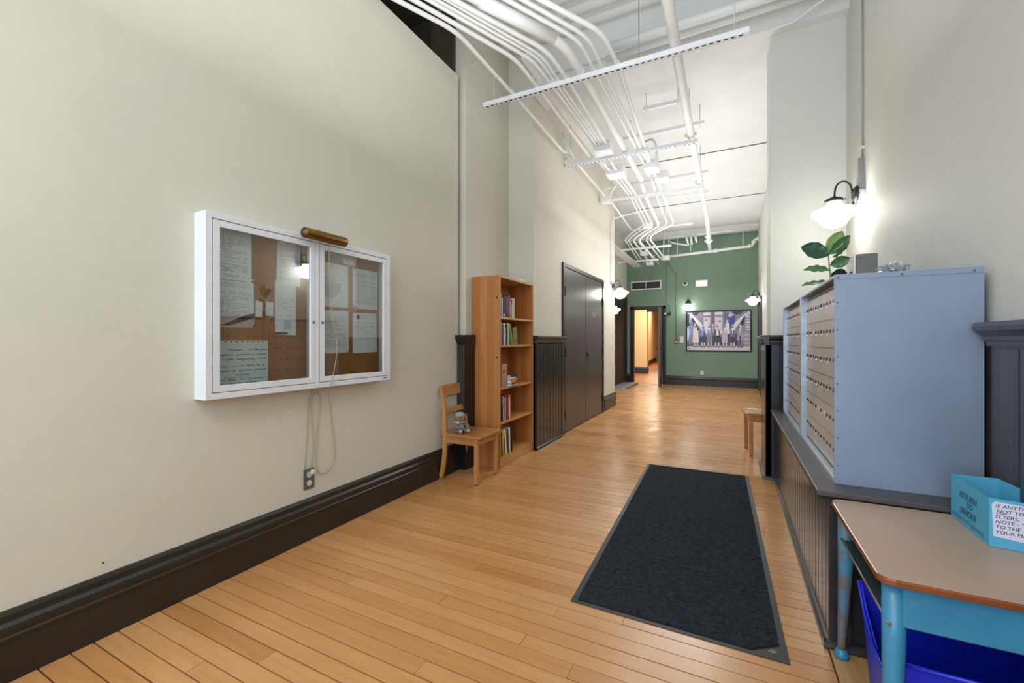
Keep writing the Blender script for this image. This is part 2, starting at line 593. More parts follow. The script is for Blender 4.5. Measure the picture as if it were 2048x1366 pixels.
def text_part(name, body, size, mat, origin, right, up, parent, align='LEFT', shear=0.0, label=None):
    me = text_mesh(body, size, align, shear)
    me.materials.clear(); me.materials.append(mat)
    r = Vector(right).normalized(); u = Vector(up).normalized(); n = r.cross(u)
    mt = Matrix(((r.x, u.x, n.x, origin[0]), (r.y, u.y, n.y, origin[1]), (r.z, u.z, n.z, origin[2]), (0, 0, 0, 1)))
    me.transform(mt)
    return part(name, me, mat, parent, label=label)


def unit_box(name, mat):
    return MB().box(0, 0, 0, 1, 1, 1).data(name, mat)


def piece(name, data, lo, hi, parent):
    o = bpy.data.objects.new(name, data)
    COL.objects.link(o)
    o.location = lo
    o.scale = [max(1e-4, h - l) for l, h in zip(lo, hi)]
    o.parent = parent
    return o


# ------------------------------------------------------------------ floor
FZ = -0.012
mb = MB().box(-2.8, -2.6, -0.12, 0.95, 12.7, FZ)
floor = struct('floor', mb, M_SUB)
rows = []
y = -0.9
while y < 12.62:
    wdt = random.choice((0.070, 0.078, 0.083, 0.088, 0.078))
    rows.append((y, y + wdt)); y += wdt
cand = []
for (a, b) in rows:
    xl = -2.75 if a > 8.2 else (-2.3 if a < 4.4 else -1.98)
    xr = 0.34 if a < 4.4 else (0.29 if a < 4.95 else 0.62)
    x = xl
    cuts = [xl]
    x = xl + random.uniform(0.2, 2.2)
    while x < xr - 0.15:
        cuts.append(x); x += random.uniform(0.9, 2.3)
    cuts.append(xr)
    for c0, c1 in zip(cuts, cuts[1:]):
        gap = random.choice((0.003, 0.0042, 0.0055, 0.0065))
        cand.append((c0 + 0.0008, a + gap / 2, c1 - 0.0008, b - gap / 2))
        
PL = unit_box('plank', M_PLANK)
vis = [c for c in cand if c[3] > 0.15]
vis.sort(key=lambda c: c[1])
for c in vis[:290]:
    dz = random.uniform(-0.0006, 0.0006)
    piece('plank', PL, (c[0], c[1], FZ), (c[2], c[3], dz), floor)
mb = MB()
for c in vis[290:] + [c for c in cand if c[3] <= 0.15]:
    mb.box(c[0], c[1], FZ, c[2], c[3], random.uniform(-0.0006, 0.0006))
link('planking', mb.data('planking', M_PLANK), floor, 'stuff')
mb = MB().box(0.345, -0.9, FZ, 0.90, 2.10, 0.001)
link('plywood_patch', mb.data('plywood_patch', M_PLY), floor)
# hall beyond the open door
hall = struct('floor_hall', MB().box(-6.5, 12.7, -0.12, 0.6, 27.5, -0.001), M_HALLF)
# grey landing by the left opening
mb = MB().prism([(10.7, 0.0), (12.4, 0.0), (12.4, 0.05), (10.9, 0.05)], 'x', -2.70, -2.33)
solo('threshold_ramp', mb, plain('grey_ramp_vinyl', '#77767a', '#6a696d', 0.5), 'low grey ramp by the dark opening beyond the left pier', 'ramp')

# ------------------------------------------------------------------ walls
ZT = 4.45
struct('wall_left', MB().box(-2.42, -2.6, 0, -2.32, 3.44, 3.74), M_WALL_L)
mb = MB()
mb.box(-2.9, 3.50, 0, -2.272, 4.40, ZT)            # niche behind the bookcase
mb.box(-2.9, 4.40, 0, -1.965, 5.33, ZT)
mb.box(-2.9, 5.33, 2.19, -1.965, 7.27, ZT)
mb.box(-2.9, 7.27, 0, -1.965, 8.15, ZT)
mb.box(-2.9, 5.33, 0, -2.10, 7.27, 2.19)
struct('wall_left_pier', mb, M_WALL_L)
mb = MB()
mb.box(-2.85, 8.15, 0, -2.70, 11.15, ZT)
mb.box(-2.85, 11.15, 2.42, -2.70, 12.60, ZT)
mb.box(-2.85, 12.60, 0, -2.70, 12.66, ZT)
struct('wall_left_far', mb, M_WALL_R)
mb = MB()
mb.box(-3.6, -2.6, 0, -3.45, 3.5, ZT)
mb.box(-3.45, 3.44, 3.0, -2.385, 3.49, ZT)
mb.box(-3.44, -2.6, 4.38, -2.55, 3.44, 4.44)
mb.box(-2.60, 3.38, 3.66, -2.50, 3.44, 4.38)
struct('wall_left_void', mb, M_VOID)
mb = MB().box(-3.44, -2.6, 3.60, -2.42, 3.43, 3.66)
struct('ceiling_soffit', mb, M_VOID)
# green wall with the doorway
mb = MB()
mb.box(-2.85, 12.65, 0, -2.525, 12.80, ZT)
mb.box(-2.525, 12.65, 2.115, -1.70, 12.80, ZT)
mb.box(-1.70, 12.65, 0, 0.75, 12.80, ZT)
struct('wall_back', mb, M_GREEN)
# right side
mb = MB()
mb.box(0.60, 4.95, 0, 0.75, 11.0, ZT)
mb.box(0.60, 11.0, 2.12, 0.75, 12.1, ZT)
mb.box(0.60, 12.1, 0, 0.75, 12.65, ZT)
struct('wall_right_far', mb, M_WALL_R)
struct('wall_right_pier', MB().box(0.311, 4.50, 0, 1.0, 4.95, ZT), M_WALL_R)
struct('wall_right', MB().box(0.86, -2.6, 0, 1.0, 4.50, ZT), M_WALL_R)
# hall walls
mb = MB()
mb.box(-5.5, 16.5, 0, -2.79, 16.8, 3.2)
mb.box(-5.8, 16.8, 0, -3.9, 27.0, 3.2)
mb.prism([(-3.52, 21.0), (-3.95, 26.4), (-4.4, 26.4), (-4.4, 21.0)], 'z', 0, 3.2)
mb.box(0.3, 12.8, 0, 0.45, 27.2, 3.2)
mb.box(-5.6, 12.8, 0, -5.4, 16.6, 3.2)
struct('wall_hall', mb, M_YEL)
struct('ceiling_hall', MB().box(-6.0, 12.8, 3.2, 0.6, 27.4, 3.3), M_WHITE)
mb = MB().box(-6.0, 27.0, 0, 0.6, 27.2, 3.2)
bw = struct('wall_hall_brick', mb, M_MORTAR)
BR = unit_box('brick', M_BRICK)
k = 0
for r in range(0, 40):
    for c in range(7):
        x0 = -4.15 + c * 0.22 + (0.11 if r % 2 else 0)
        piece('brick', BR, (x0, 26.98, 0.16 + r * 0.075), (x0 + 0.205, 27.0, 0.16 + r * 0.075 + 0.064), bw)
BB = [(0, 0), (0.022, 0), (0.022, 0.14), (0.028, 0.15), (0.024, 0.162), (0.03, 0.175), (0.022, 0.19), (0.014, 0.2), (0.012, 0.222), (0.004, 0.232), (0, 0.235)]
mb = MB()
mb.prism([(16.5 - a, z) for a, z in BB], 'x', -5.4, -2.76)
mb.prism([(-2.79 + a, z) for a, z in BB], 'y', 16.47, 16.8)
mb.prism([(-3.48, 20.95), (-3.91, 26.4), (-3.96, 26.4), (-3.56, 20.95)], 'z', 0, 0.235)
mb.prism([(27.0 - a, z) for a, z in BB], 'x', -5.4, 0.3)
struct('baseboard_hall', mb, M_DARKPAINT)

# ------------------------------------------------------------------ baseboards
BIG = [(0, 0), (0.024, 0), (0.024, 0.150), (0.030, 0.153), (0.031, 0.162), (0.026, 0.168), (0.028, 0.178), (0.034, 0.190), (0.030, 0.202), (0.018, 0.214), (0.014, 0.228), (0.016, 0.238), (0.010, 0.250), (0, 0.253)]
struct('baseboard_left', MB().prism([(-2.32 + a, z) for a, z in BIG], 'y', -2.6, 3.46), M_DARKPAINT)
mb = MB()
mb.prism([(-1.965 + a, z) for a, z in BIG], 'y', 7.36, 8.15 + 0.024)
mb.prism([(8.15 + a, z) for a, z in BIG], 'x', -2.7, -1.965 + 0.024)
mb.prism([(-2.70 + a, z) for a, z in BIG], 'y', 8.15, 11.05)
struct('baseboard_left_pier', mb, plain('grey_brown_base_paint', '#4b4540', '#423c38', 0.4))
mb = MB()
mb.prism([(12.65 - a, z) for a, z in BIG], 'x', -2.70, -2.60)
mb.prism([(12.65 - a, z) for a, z in BIG], 'x', -1.62, 0.60)
struct('baseboard_back', mb, M_DARKPAINT)

# ------------------------------------------------------------------ ceiling
mb = MB().box(-3.6, -2.6, ZT, 1.0, 4.42, ZT + 0.1)
ceil = struct('ceiling', mb, M_WHITE)
mb = MB()
yy = 0.6
while yy < 4.3:                                    # corrugated deck ribs across the corridor
    prof = []
    for i in range(9):
        t = i / 8
        prof.append((yy + t * 0.13, ZT + 0.002 - 0.035 * math.sin(PI * t)))
    prof += [(yy + 0.13, ZT + 0.01), (yy, ZT + 0.01)]
    mb.prism(prof, 'x', -3.4, 0.99, smooth=True)
    yy += 0.2
link('deck_ribs', mb.data('deck_ribs', M_WHITE), ceil, 'stuff')
struct('ceiling_far', MB().box(-2.85, 4.72, 4.15, 0.75, 12.65, 4.3), M_WHITE)
mb = MB()
mb.prism([(4.36, 4.10), (4.40, 4.10), (4.40, 3.94), (4.74, 3.94), (4.74, 4.2), (4.74, ZT), (4.36, ZT)], 'x', -1.96, 0.99)
struct('ceiling_beam', mb, M_WHITE)
mb = MB().box(-2.75, 12.35, 4.00, 0.62, 12.60, 4.16)
struct('ceiling_beam_back', mb, M_WHITE)
mb = MB()
mb.box(-1.96, 7.395, 4.138, 0.6, 7.405, 4.151)
mb.box(-1.96, 9.90, 4.138, 0.6, 9.91, 4.151)
struct('trim_ceiling', mb, M_OUT)

# ------------------------------------------------------------------ wainscot (boards one by one)
BOARD = unit_box('board', M_BEAD)


def capprof(x, s, z):
    """cap moulding profile, s = outward sign"""
    return [(x - 0.02 * s, z - 0.085), (x + 0.012 * s, z - 0.085), (x + 0.014 * s, z - 0.07), (x + 0.020 * s, z - 0.062), (x + 0.020 * s, z - 0.05),
            (x + 0.034 * s, z - 0.038), (x + 0.046 * s, z - 0.030), (x + 0.050 * s, z - 0.015), (x + 0.046 * s, z), (x - 0.02 * s, z + 0.003)]


def quarter(x, s, r=0.024, n=6):
    return [(x, 0.0)] + [(x + s * r * math.cos(t), r * 1.25 * math.sin(t)) for t in [i * PI / 2 / n for i in range(n + 1)]]


# left: short panel between the bookcase and the double door
mb = MB()
mb.box(-1.965, 4.40, 0, -1.945, 5.30, 1.19, 1)
mb.box(-1.965, 4.40, 0, -1.925, 4.425, 1.19)
mb.box(-1.965, 5.20, 0, -1.925, 5.30, 1.19)
wl = struct('trim_1', mb, [M_CAP, M_SLOT])
n = 8
for i in range(n):
    a = 4.427 + i * (0.77 / n)
    piece('board', BOARD, (-1.945, a + 0.005, 0.01), (-1.931, a + 0.77 / n - 0.006, 1.18), wl)
part('cap', MB().prism(capprof(-1.945, 1, 1.272), 'y', 4.37, 5.30), M_CAP, wl)
part('shoe', MB().prism(quarter(-1.936, 1), 'y', 4.40, 5.20), M_CAP, wl)
# left niche: dark panel beside the bookcase, its end's shade put into the black
mb = MB().box(-2.32, 3.425, 0, -2.232, 3.595, 1.19)
M_BUNLIT = plain('unlit_end_black', '#141314', '#0f0e0f', 0.4)
wn_ = struct('trim_2', mb, M_BUNLIT)
for i in range(3):
    piece('board', BOARD, (-2.318 + i * 0.029, 3.417, 0.26), (-2.292 + i * 0.029, 3.425, 1.18), wn_)
part('cap', MB().prism([(3.425, 1.185), (3.415, 1.19), (3.405, 1.215), (3.392, 1.235), (3.385, 1.255), (3.392, 1.272), (3.595, 1.275), (3.595, 1.185)], 'x', -2.332, -2.222), M_BUNLIT, wn_)

# right: low wall under the mailboxes
mb = MB()
mb.box(0.36, 2.12, 0, 0.86, 4.42, 0.60)
lw = struct('wall_mailbox_ledge', mb, M_SLOT)
n = 26
for i in range(n):
    a = 2.17 + i * (2.2 / n)
    piece('board', BOARD, (0.346, a + 0.004, 0.01), (0.36, a + 2.2 / n - 0.005, 0.59), lw)
part('corner_post', MB().box(0.346, 2.112, 0, 0.42, 2.17, 0.60), M_CAP, lw, 0.003)
part('ledge_top', MB().box(0.305, 2.095, 0.600, 0.86, 4.42, 0.622), plain('dark_grey_ledge_paint', '#504a4b', '#464142', 0.42), lw, 0.004)
part('ledge_nosing', MB().prism([(0.305, 0.60), (0.350, 0.60), (0.350, 0.582), (0.332, 0.582), (0.312, 0.592)], 'y', 2.11, 4.42), M_CAP, lw)
part('shoe', MB().prism(quarter(0.350, -1), 'y', 2.10, 4.42), plain('worn_glossy_shoe', '#4b484a', '#3f3c3e', 0.2), lw)
part('shoe', MB().prism([(2.112 - (x - 0.0), z) for x, z in quarter(0.0, 1)], 'x', 0.327, 0.86), M_CAP, lw)
# right pier wainscot box
mb = MB()
mb.box(0.272, 4.42, 0, 0.311, 4.98, 1.19)
mb.box(0.272, 4.42, 0, 0.86, 4.50, 1.19)
pw = struct('trim_3', mb, plain('dark_blue_black_paint', '#1a1d28', '#12141b', 0.28))
for i in range(5):
    a = 4.425 + i * 0.11
    piece('board', BOARD, (0.264, a + 0.002, 0.01), (0.272, a + 0.107, 1.18), pw)
part('cap', MB().prism(capprof(0.272, -1, 1.265), 'y', 4.37, 5.02), M_CAP, pw)
part('cap', MB().prism([(4.42 - (x - 0.0), z) for x, z in capprof(0.0, 1, 1.265)], 'x', 0.228, 0.86), M_CAP, pw)
part('shoe', MB().prism(quarter(0.264, -1), 'y', 4.40, 4.98), plain('grey_shoe_paint', '#6a6765', '#5b5856', 0.3), pw)
part('shoe', MB().prism([(4.42 - x, z) for x, z in quarter(0.0, 1)], 'x', 0.245, 0.35), M_CAP, pw)
# right wall wainscot near the desk
mb = MB()
mb.box(0.845, -2.6, 0, 0.86, 4.42, 1.20)
rw = struct('trim_4', mb, M_CAP)
for i in range(12):
    a = 2.12 - (i + 1) * 0.115
    piece('board', BOARD, (0.836, a + 0.004, 0.02), (0.845, a + 0.110, 1.19), rw)
part('cap', MB().prism(capprof(0.845, -1, 1.285), 'y', -2.6, 2.20), plain('grey_cap_paint', '#4b4a52', '#414048', 0.35), rw)
part('shoe', MB().prism(quarter(0.838, -1), 'y', -2.6, 2.1), M_CAP, rw)
# far right wall wainscot
mb = MB().box(0.588, 4.96, 0, 0.60, 10.8, 1.19)
fw = struct('trim_5', mb, M_CAP)
part('cap', MB().prism(capprof(0.588, -1, 1.27), 'y', 4.96, 10.82), M_CAP, fw)

# ------------------------------------------------------------------ doors (setting)
# double door on the left
mb = MB()
mb.box(-1.965, 5.30, 0, -1.942, 5.375, 2.24)
mb.box(-1.965, 7.235, 0, -1.942, 7.30, 2.24)
mb.box(-1.965, 5.375, 2.19, -1.942, 7.235, 2.24)
mb.box(-2.09, 5.33, 0, -1.965, 5.36, 2.19); mb.box(-2.09, 7.25, 0, -1.965, 7.27, 2.19)
d1 = struct('door_1', mb, M_DARKPAINT)
part('door_leaf', MB().box(-1.995, 5.382, 0.012, -1.952, 6.283, 2.185), M_DOOR, d1, 0.002)
leaf = part('door_leaf', MB().box(-1.995, 6.297, 0.012, -1.952, 7.230, 2.185), M_DOOR, d1, 0.002)
part('astragal', MB().box(-2.0, 6.28, 0.012, -1.956, 6.30, 2.185), M_BLACK, d1)
mb = MB().box(-1.952, 6.335, 0.955, -1.944, 6.385, 1.055)
mb.sweep([(-1.944, 6.36, 1.01), (-1.900, 6.36, 1.01)], 0.013)
mb.sweep(fillet([(-1.903, 6.352, 1.01), (-1.895, 6.40, 1.01), (-1.895, 6.49, 1.006)], 0.02), [0.011] * 8)
part('lever_handle', mb, plain('dark_chrome', '#55534f', '#3d3c39', 0.2, 0.8), d1)
mb = MB().box(-1.952, 6.62, 1.60, -1.949, 6.80, 1.66)
part('sign_plate', mb, plain('brushed_grey_plate', '#85838a', '#77757c', 0.3, 0.5), d1)
for yy, zz in ((5.375, 1.87), (5.375, 1.07), (5.375, 0.25), (7.232, 1.87), (7.232, 1.05), (7.232, 0.25)):
    part('hinge', MB().box(-1.951, yy - 0.016, zz - 0.06, -1.936, yy + 0.016, zz + 0.06), M_BLACK, d1, 0.003)
# open door in the green wall
mb = MB()
for x0, x1 in ((-2.60, -2.525), (-1.70, -1.62)):
    mb.box(x0, 12.625, 0, x1, 12.65, 2.18)
mb.box(-2.60, 12.625, 2.115, -1.62, 12.65, 2.19)
mb.box(-2.525, 12.65, 0, -2.505, 12.80, 2.115); mb.box(-1.72, 12.65, 0, -1.70, 12.80, 2.115); mb.box(-2.505, 12.65, 2.095, -1.72, 12.80, 2.115)
d2 = struct('door_2', mb, M_DARKPAINT)
mb = MB()
p0, p1 = Vector((-1.715, 12.60, 0)), Vector((-1.665, 11.82, 0))
dd = (p1 - p0).normalized(); nn = Vector((dd.y, -dd.x, 0)) * 0.042
qs = [p0, p1, p1 + nn, p0 + nn]
mb.hexa([(q.x, q.y, 0.012) for q in qs] + [(q.x, q.y, 2.10) for q in qs])
part('door_leaf', mb, plain('grey_brown_door', '#57504d', '#4c4643', 0.35), d2)
mb = MB().sweep([(-1.70, 11.90, 1.0), (-1.765, 11.90, 1.0)], 0.012)
mb.sweep([(-1.76, 11.89, 1.0), (-1.76, 12.02, 1.0)], 0.011)
mb.sweep([(-1.68, 11.90, 1.0), (-1.59, 11.90, 1.0)], 0.012)
mb.sweep([(-1.60, 11.89, 1.0), (-1.60, 12.02, 1.0)], 0.011)
part('lever_handle', mb, M_IRON, d2)
part('door_closer', MB().box(-2.15, 12.66, 2.03, -1.85, 12.72, 2.09), M_IRON, d2)
# tall dark opening on the far left
mb = MB()
mb.box(-2.72, 11.15, 0, -2.675, 11.27, 2.42); mb.box(-2.72, 12.50, 0, -2.675, 12.60, 2.42); mb.box(-2.72, 11.15, 2.36, -2.675, 12.60, 2.46)
d3 = struct('door_3', mb, M_DARKPAINT)
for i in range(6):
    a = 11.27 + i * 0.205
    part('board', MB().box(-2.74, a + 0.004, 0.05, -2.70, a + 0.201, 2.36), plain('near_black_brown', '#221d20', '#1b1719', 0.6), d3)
# dark door on the far right
mb = MB()
mb.box(0.565, 10.9, 0, 0.60, 11.02, 2.20); mb.box(0.565, 12.08, 0, 0.60, 12.20, 2.20); mb.box(0.565, 11.02, 2.10, 0.60, 12.08, 2.20)
d4 = struct('door_4', mb, M_DARKPAINT)
part('door_leaf', MB().box(0.605, 11.02, 0.01, 0.64, 12.08, 2.10), plain('plum_brown_door', '#4a3a40', '#3f3237', 0.35), d4)

# ------------------------------------------------------------------ rug
mc = [(-0.671, 1.927), (0.197, 1.919), (0.135, 4.419), (-0.737, 4.417)]
cx = sum(p[0] for p in mc) / 4; cy = sum(p[1] for p in mc) / 4


def inset(pts, d):
    out = []
    for x, y in pts:
        out.append((x - d * (1 if x > cx else -1), y - d * (1 if y > cy else -1)))
    return out


rug = thing('floor_mat', 'long charcoal entrance mat with black rubber border lying on the plank floor', 'mat', (cx, cy, 0))
mb = MB().prism(mc, 'z', 0.0008, 0.0035)
part('rubber_border', mb, M_RUBBER, rug)
inn = inset(mc, 0.028)
a, b, c_, d_ = inn
inn2 = [a, (b[0] - 0.10, b[1]), (b[0], b[1] + 0.075), c_, d_]
part('pile', MB().prism(inn2, 'z', 0.0035, 0.009), M_RUG, rug)
part('corner_emblem', MB().prism([(0.125, 1.963), (0.15, 1.958), (0.160, 1.975), (0.14, 1.982)], 'z', 0.0035, 0.0042), plain('worn_grey_emblem', '#6b675c', '#8a7a55', 0.7, scale=60), rug)

# ------------------------------------------------------------------ bookcase
BX0, BX1, BY0, BY1, BH = -2.262, -1.960, 3.605, 4.385, 1.842
bc = thing('bookcase', 'tall orange pine bookcase with five shelves standing in the niche behind the small chair', 'bookcase', ((BX0 + BX1) / 2, (BY0 + BY1) / 2, 0))
part('side_panel', MB().box(BX0, BY0, 0, BX1, BY0 + 0.02, BH), M_PINE, bc, 0.001)
part('side_panel', MB().box(BX0, BY1 - 0.02, 0, BX1, BY1, BH), M_PINE, bc, 0.001)
part('top_panel', MB().box(BX0, BY0 + 0.02, BH - 0.02, BX1, BY1 - 0.02, BH), M_PINE_SH, bc, 0.001)
part('back_panel', MB().box(BX0, BY0 + 0.02, 0.06, BX0 + 0.012, BY1 - 0.02, BH - 0.02), M_PINE_SIDE, bc)
SH = [1.447, 1.176, 0.768, 0.435, 0.098]
for z in SH:
    part('shelf', MB().box(BX0 + 0.012, BY0 + 0.02, z - 0.02, BX1 - 0.002, BY1 - 0.02, z), M_PINE_SH, bc, 0.001)
part('plinth', MB().box(BX1 - 0.022, BY0 + 0.02, 0, BX1 - 0.004, BY1 - 0.02, 0.078), M_PINE_SH, bc)
for yy, zz in ((-1.99, 1.63), (-1.99, 1.06)):
    part('knot', MB().lathe([(0.010, 0), (0.009, 0.0008)], (yy, BY0 - 0.0008, zz), 'y', 14), plain('dark_knot', '#5a3218', '#43240f', 0.5), bc)

# books: (thickness, height, depth, colour, lean degrees, word for look)
BOOKM = {}


def book_mat(c):
    if c not in BOOKM:
        BOOKM[c] = plain('book_cover_' + c[1:], c, None, 0.45, scale=25)
    return BOOKM[c]


ORD = ['first', 'second', 'third', 'fourth', 'fifth', 'sixth', 'seventh', 'eighth', 'ninth', 'tenth', 'eleventh', 'twelfth', 'thirteenth']
SHN = ['top', 'second', 'third', 'fourth', 'bottom']
CN = {}


def book(th, h, d, col, y, z, lean, label, group, band=None, x1=None):
    """upright book: spine faces the room (+X), thickness along Y"""
    x1 = x1 if x1 is not None else BX1 - 0.018
    th *= 1.12
    o = thing('book', label, 'book', (x1 - d / 2, y, z), group, world=False)
    o.rotation_euler = (math.radians(lean), 0, 0)
    mb = MB()
    t = 0.0022
    mb.box(-d / 2, 0, 0, d / 2 - 0.002, t, h)
    mb.box(-d / 2, th - t, 0, d / 2 - 0.002, th, h)
    mb.prism([(d / 2 - 0.003, 0), (d / 2, th * 0.2), (d / 2 + 0.0015, th / 2), (d / 2, th * 0.8), (d / 2 - 0.003, th)], 'z', 0, h)
    part('cover', mb, book_mat(col), o)
    part('pages', MB().box(-d / 2 + 0.004, t, 0.004, d / 2 - 0.003, th - t, h - 0.004), M_PAPER, o)
    if band:
        part('spine_label', MB().box(d / 2 + 0.001, th * 0.15, h * band[1], d / 2 + 0.0022, th * 0.85, h * band[2]), book_mat(band[0]), o)
    return o


SHELF = {
    0: [(.014, .215, '#aab4b8', 'grey'), (.022, .225, '#c9cfd1', 'pale grey'), (.012, .20, '#59646c', 'slate'), (.016, .19, '#d9d9d2', 'white'), (.036, .205, '#1b0f12', 'black', ('#d8d2c2', .05, .15)),
        (.012, .205, '#a44a5a', 'rose'), (.016, .20, '#2e3c66', 'navy blue'), (.022, .205, '#5a6e9c', 'blue', ('#1b1e2a', .0, .25)), (.044, .222, '#8e1f26', 'tall crimson', None), (.018, .165, '#c9a596', 'pinkish', ('#a04338', .0, .2)),
        (.022, .19, '#9a968a', 'taupe', ('#2b2a28', .75, .95)), (.022, .20, '#ddd6c4', 'cream'), (.030, .202, '#d0b9a0', 'tan')],
    1: [(.022, .222, '#8c1d24', 'dark red'), (.018, .22, '#b7a2a8', 'mauve'), (.012, .20, '#1e2340', 'midnight blue'), (.022, .20, '#a14a4c', 'brick red'), (.010, .19, '#7a2530', 'maroon'), (.018, .215, '#e0e2e0', 'white'),
        (.014, .17, '#9fb2bd', 'pale blue'), (.022, .20, '#14161a', 'black'), (.026, .215, '#9fa096', 'grey speckled'), (.018, .215, '#d5d8cc', 'off-white')],
    3: [(.014, .245, '#5d1418', 'oxblood'), (.016, .24, '#1f1a1e', 'charcoal'), (.040, .25, '#0f0f10', 'thick black', ('#7a7064', .62, .98)), (.018, .24, '#c9c9c3', 'silver grey', ('#d8c93a', .0, .18)), (.014, .225, '#6e6a66', 'grey'), (.014, .22, '#d8cfd4', 'pale pink'),
        (.044, .25, '#a0222a', 'thick red'), (.016, .245, '#7c1a20', 'deep red', ('#d8c8b0', .1, .9)), (.020, .24, '#e8d4b6', 'cream'), (.012, .20, '#d8692c', 'orange')],
    4: [(.020, .235, '#c9ccd0', 'white'), (.022, .215, '#6f7e50', 'olive green'), (.018, .225, '#3b3a33', 'dark grey'), (.022, .245, '#d8c43a', 'yellow'), (.012, .21, '#3a2a22', 'dark brown'), (.026, .25, '#efe6cc', 'cream'),
        (.022, .24, '#a05a4c', 'terracotta'), (.014, .24, '#2b2523', 'black'), (.024, .25, '#e6e6e0', 'white', ('#d8c43a', .0, .12)), (.016, .245, '#151515', 'glossy black'), (.016, .24, '#26332c', 'dark green')],
}
for si, lst in SHELF.items():
    y = BY0 + 0.024
    for i, bk in enumerate(lst):
        th, h, cc, nm = bk[:4]
        band = bk[4] if len(bk) > 4 else None
        if si == 4:
            lean = 6 if i < 8 else 2
            y += 0.003
        else:
            lean = 0
        lb = '%s book standing %s from the left on the %s shelf of the pine bookcase' % (nm, ORD[i], SHN[si])
        dp = random.uniform(.15, .175)
        book(th, h, dp, cc, y, SH[si] + 0.0008 + (th * math.sin(math.radians(lean)) * 0 if lean else 0), lean, lb, 'books standing on the shelves', band)
        y += th * 1.12 / math.cos(math.radians(lean)) + 0.0012
    if si == 1:
        o = book(.016, .215, .17, '#8fa51c', y + 0.070, SH[1] + 0.001, 17, 'lime green book leaning left on the second shelf', 'books standing on the shelves')
# large tan book standing face out on the second shelf
o = thing('book', 'tan book propped face outward at a tilt on the second shelf', 'book', (-2.03, 4.09, SH[1] + .001), 'books standing on the shelves', world=False)
o.rotation_euler = (math.radians(9), 0, math.radians(8))
part('cover', MB().box(-.012, -.065, 0, .0, .065, .185), plain('tan_book_cover', '#8f8366', '#857959', .5, scale=30), o)
part('pages', MB().box(-.0115, .0645, .002, -.0015, .067, .183), M_PAPER, o)
part('title_block', MB().box(.0, -.01, .022, .0006, .045, .036), book_mat('#4a4434'), o)
part('subtitle_line', MB().box(.0, -.04, .125, .0006, .03, .129), book_mat('#6a6148'), o)
# third shelf
g3 = 'books on the third shelf'
book(.030, .20, .16, '#2f221f', BY0 + .024, SH[2] + .001, 0, 'dark brown book at the left end of the third shelf', g3)
book(.022, .265, .17, '#8c2227', BY0 + .056, SH[2] + .001, 0, 'tall dark red book behind the pale booklet on the third shelf', g3, x1=BX1 - .06)
book(.026, .33, .16, '#c49a72', BY0 + .10, SH[2] + .001, 0, 'tallest tan folder at the back of the third shelf', g3, x1=BX1 - .09)
o = thing('book', 'pale pinkish booklet with two small dark figures standing face out on the third shelf', 'book', (-1.985, 3.745, SH[2] + .001), g3, world=False)
part('cover', MB().box(-.006, -.060, 0, .0, .050, .22), plain('pink_beige_card', '#bd9478', '#b0866a', .6), o)
part('pages', MB().box(-.0055, .0495, .002, -.001, .052, .218), M_PAPER, o)
for yy in (-.018, .016):
    part('figure_print', MB().prism([(yy - .010, .13), (yy + .010, .13), (yy + .006, .145), (yy + .009, .152), (yy, .17), (yy - .009, .152), (yy - .006, .145)], 'x', .0, .0006), book_mat('#33251f'), o)
zz = SH[2] + .001
for i, (hh, ww, dd_, cc, nm) in enumerate([(.014, .19, .13, '#b9b4ac', 'grey paperback'), (.012, .16, .12, '#4a3f3b', 'dark brown paperback'), (.024, .15, .12, '#cf7a35', 'orange paperback'), (.018, .14, .11, '#d9a274', 'peach paperback'), (.016, .13, .11, '#e2ded5', 'white paperback'), (.020, .14, .11, '#3d3a3a', 'charcoal paperback')]):
    pos_ = ['at the bottom of', 'second from the bottom of', 'third from the bottom of', 'fourth from the bottom of', 'second from the top of', 'on top of'][i]
    o = thing('book', '%s %s the lying stack on the third shelf' % (nm, pos_), 'book', (-2.01, 3.895 + random.uniform(-.008, .008), zz), 'paperbacks stacked flat on the third shelf', world=False)
    o.rotation_euler = (0, 0, math.radians(random.uniform(-6, 6)))
    mb = MB().box(-dd_ / 2, -ww / 2, 0, dd_ / 2, ww / 2, .0015).box(-dd_ / 2, -ww / 2, hh - .0015, dd_ / 2, ww / 2, hh).box(dd_ / 2 - .0015, -ww / 2, 0, dd_ / 2, ww / 2, hh)
    part('cover', mb, book_mat(cc), o)
    part('pages', MB().box(-dd_ / 2 + .003, -ww / 2 + .003, .0015, dd_ / 2 - .0015, ww / 2 - .003, hh - .0015), M_PAPER, o)
    zz += hh + .0005
solo('paper_sheet', MB().prism([(-2.06, 3.78), (-1.98, 3.80), (-1.975, 4.24), (-2.08, 4.2)], 'z', BH + .0005, BH + .006), M_PAPER, 'loose white papers lying on top of the pine bookcase', 'papers')
solo('envelope_box', MB().box(-2.05, 4.02, BH + .007, -1.975, 4.20, BH + .022), M_IVORY, 'small flat white packet lying on top of the bookcase papers', 'packet', bevel=.002)


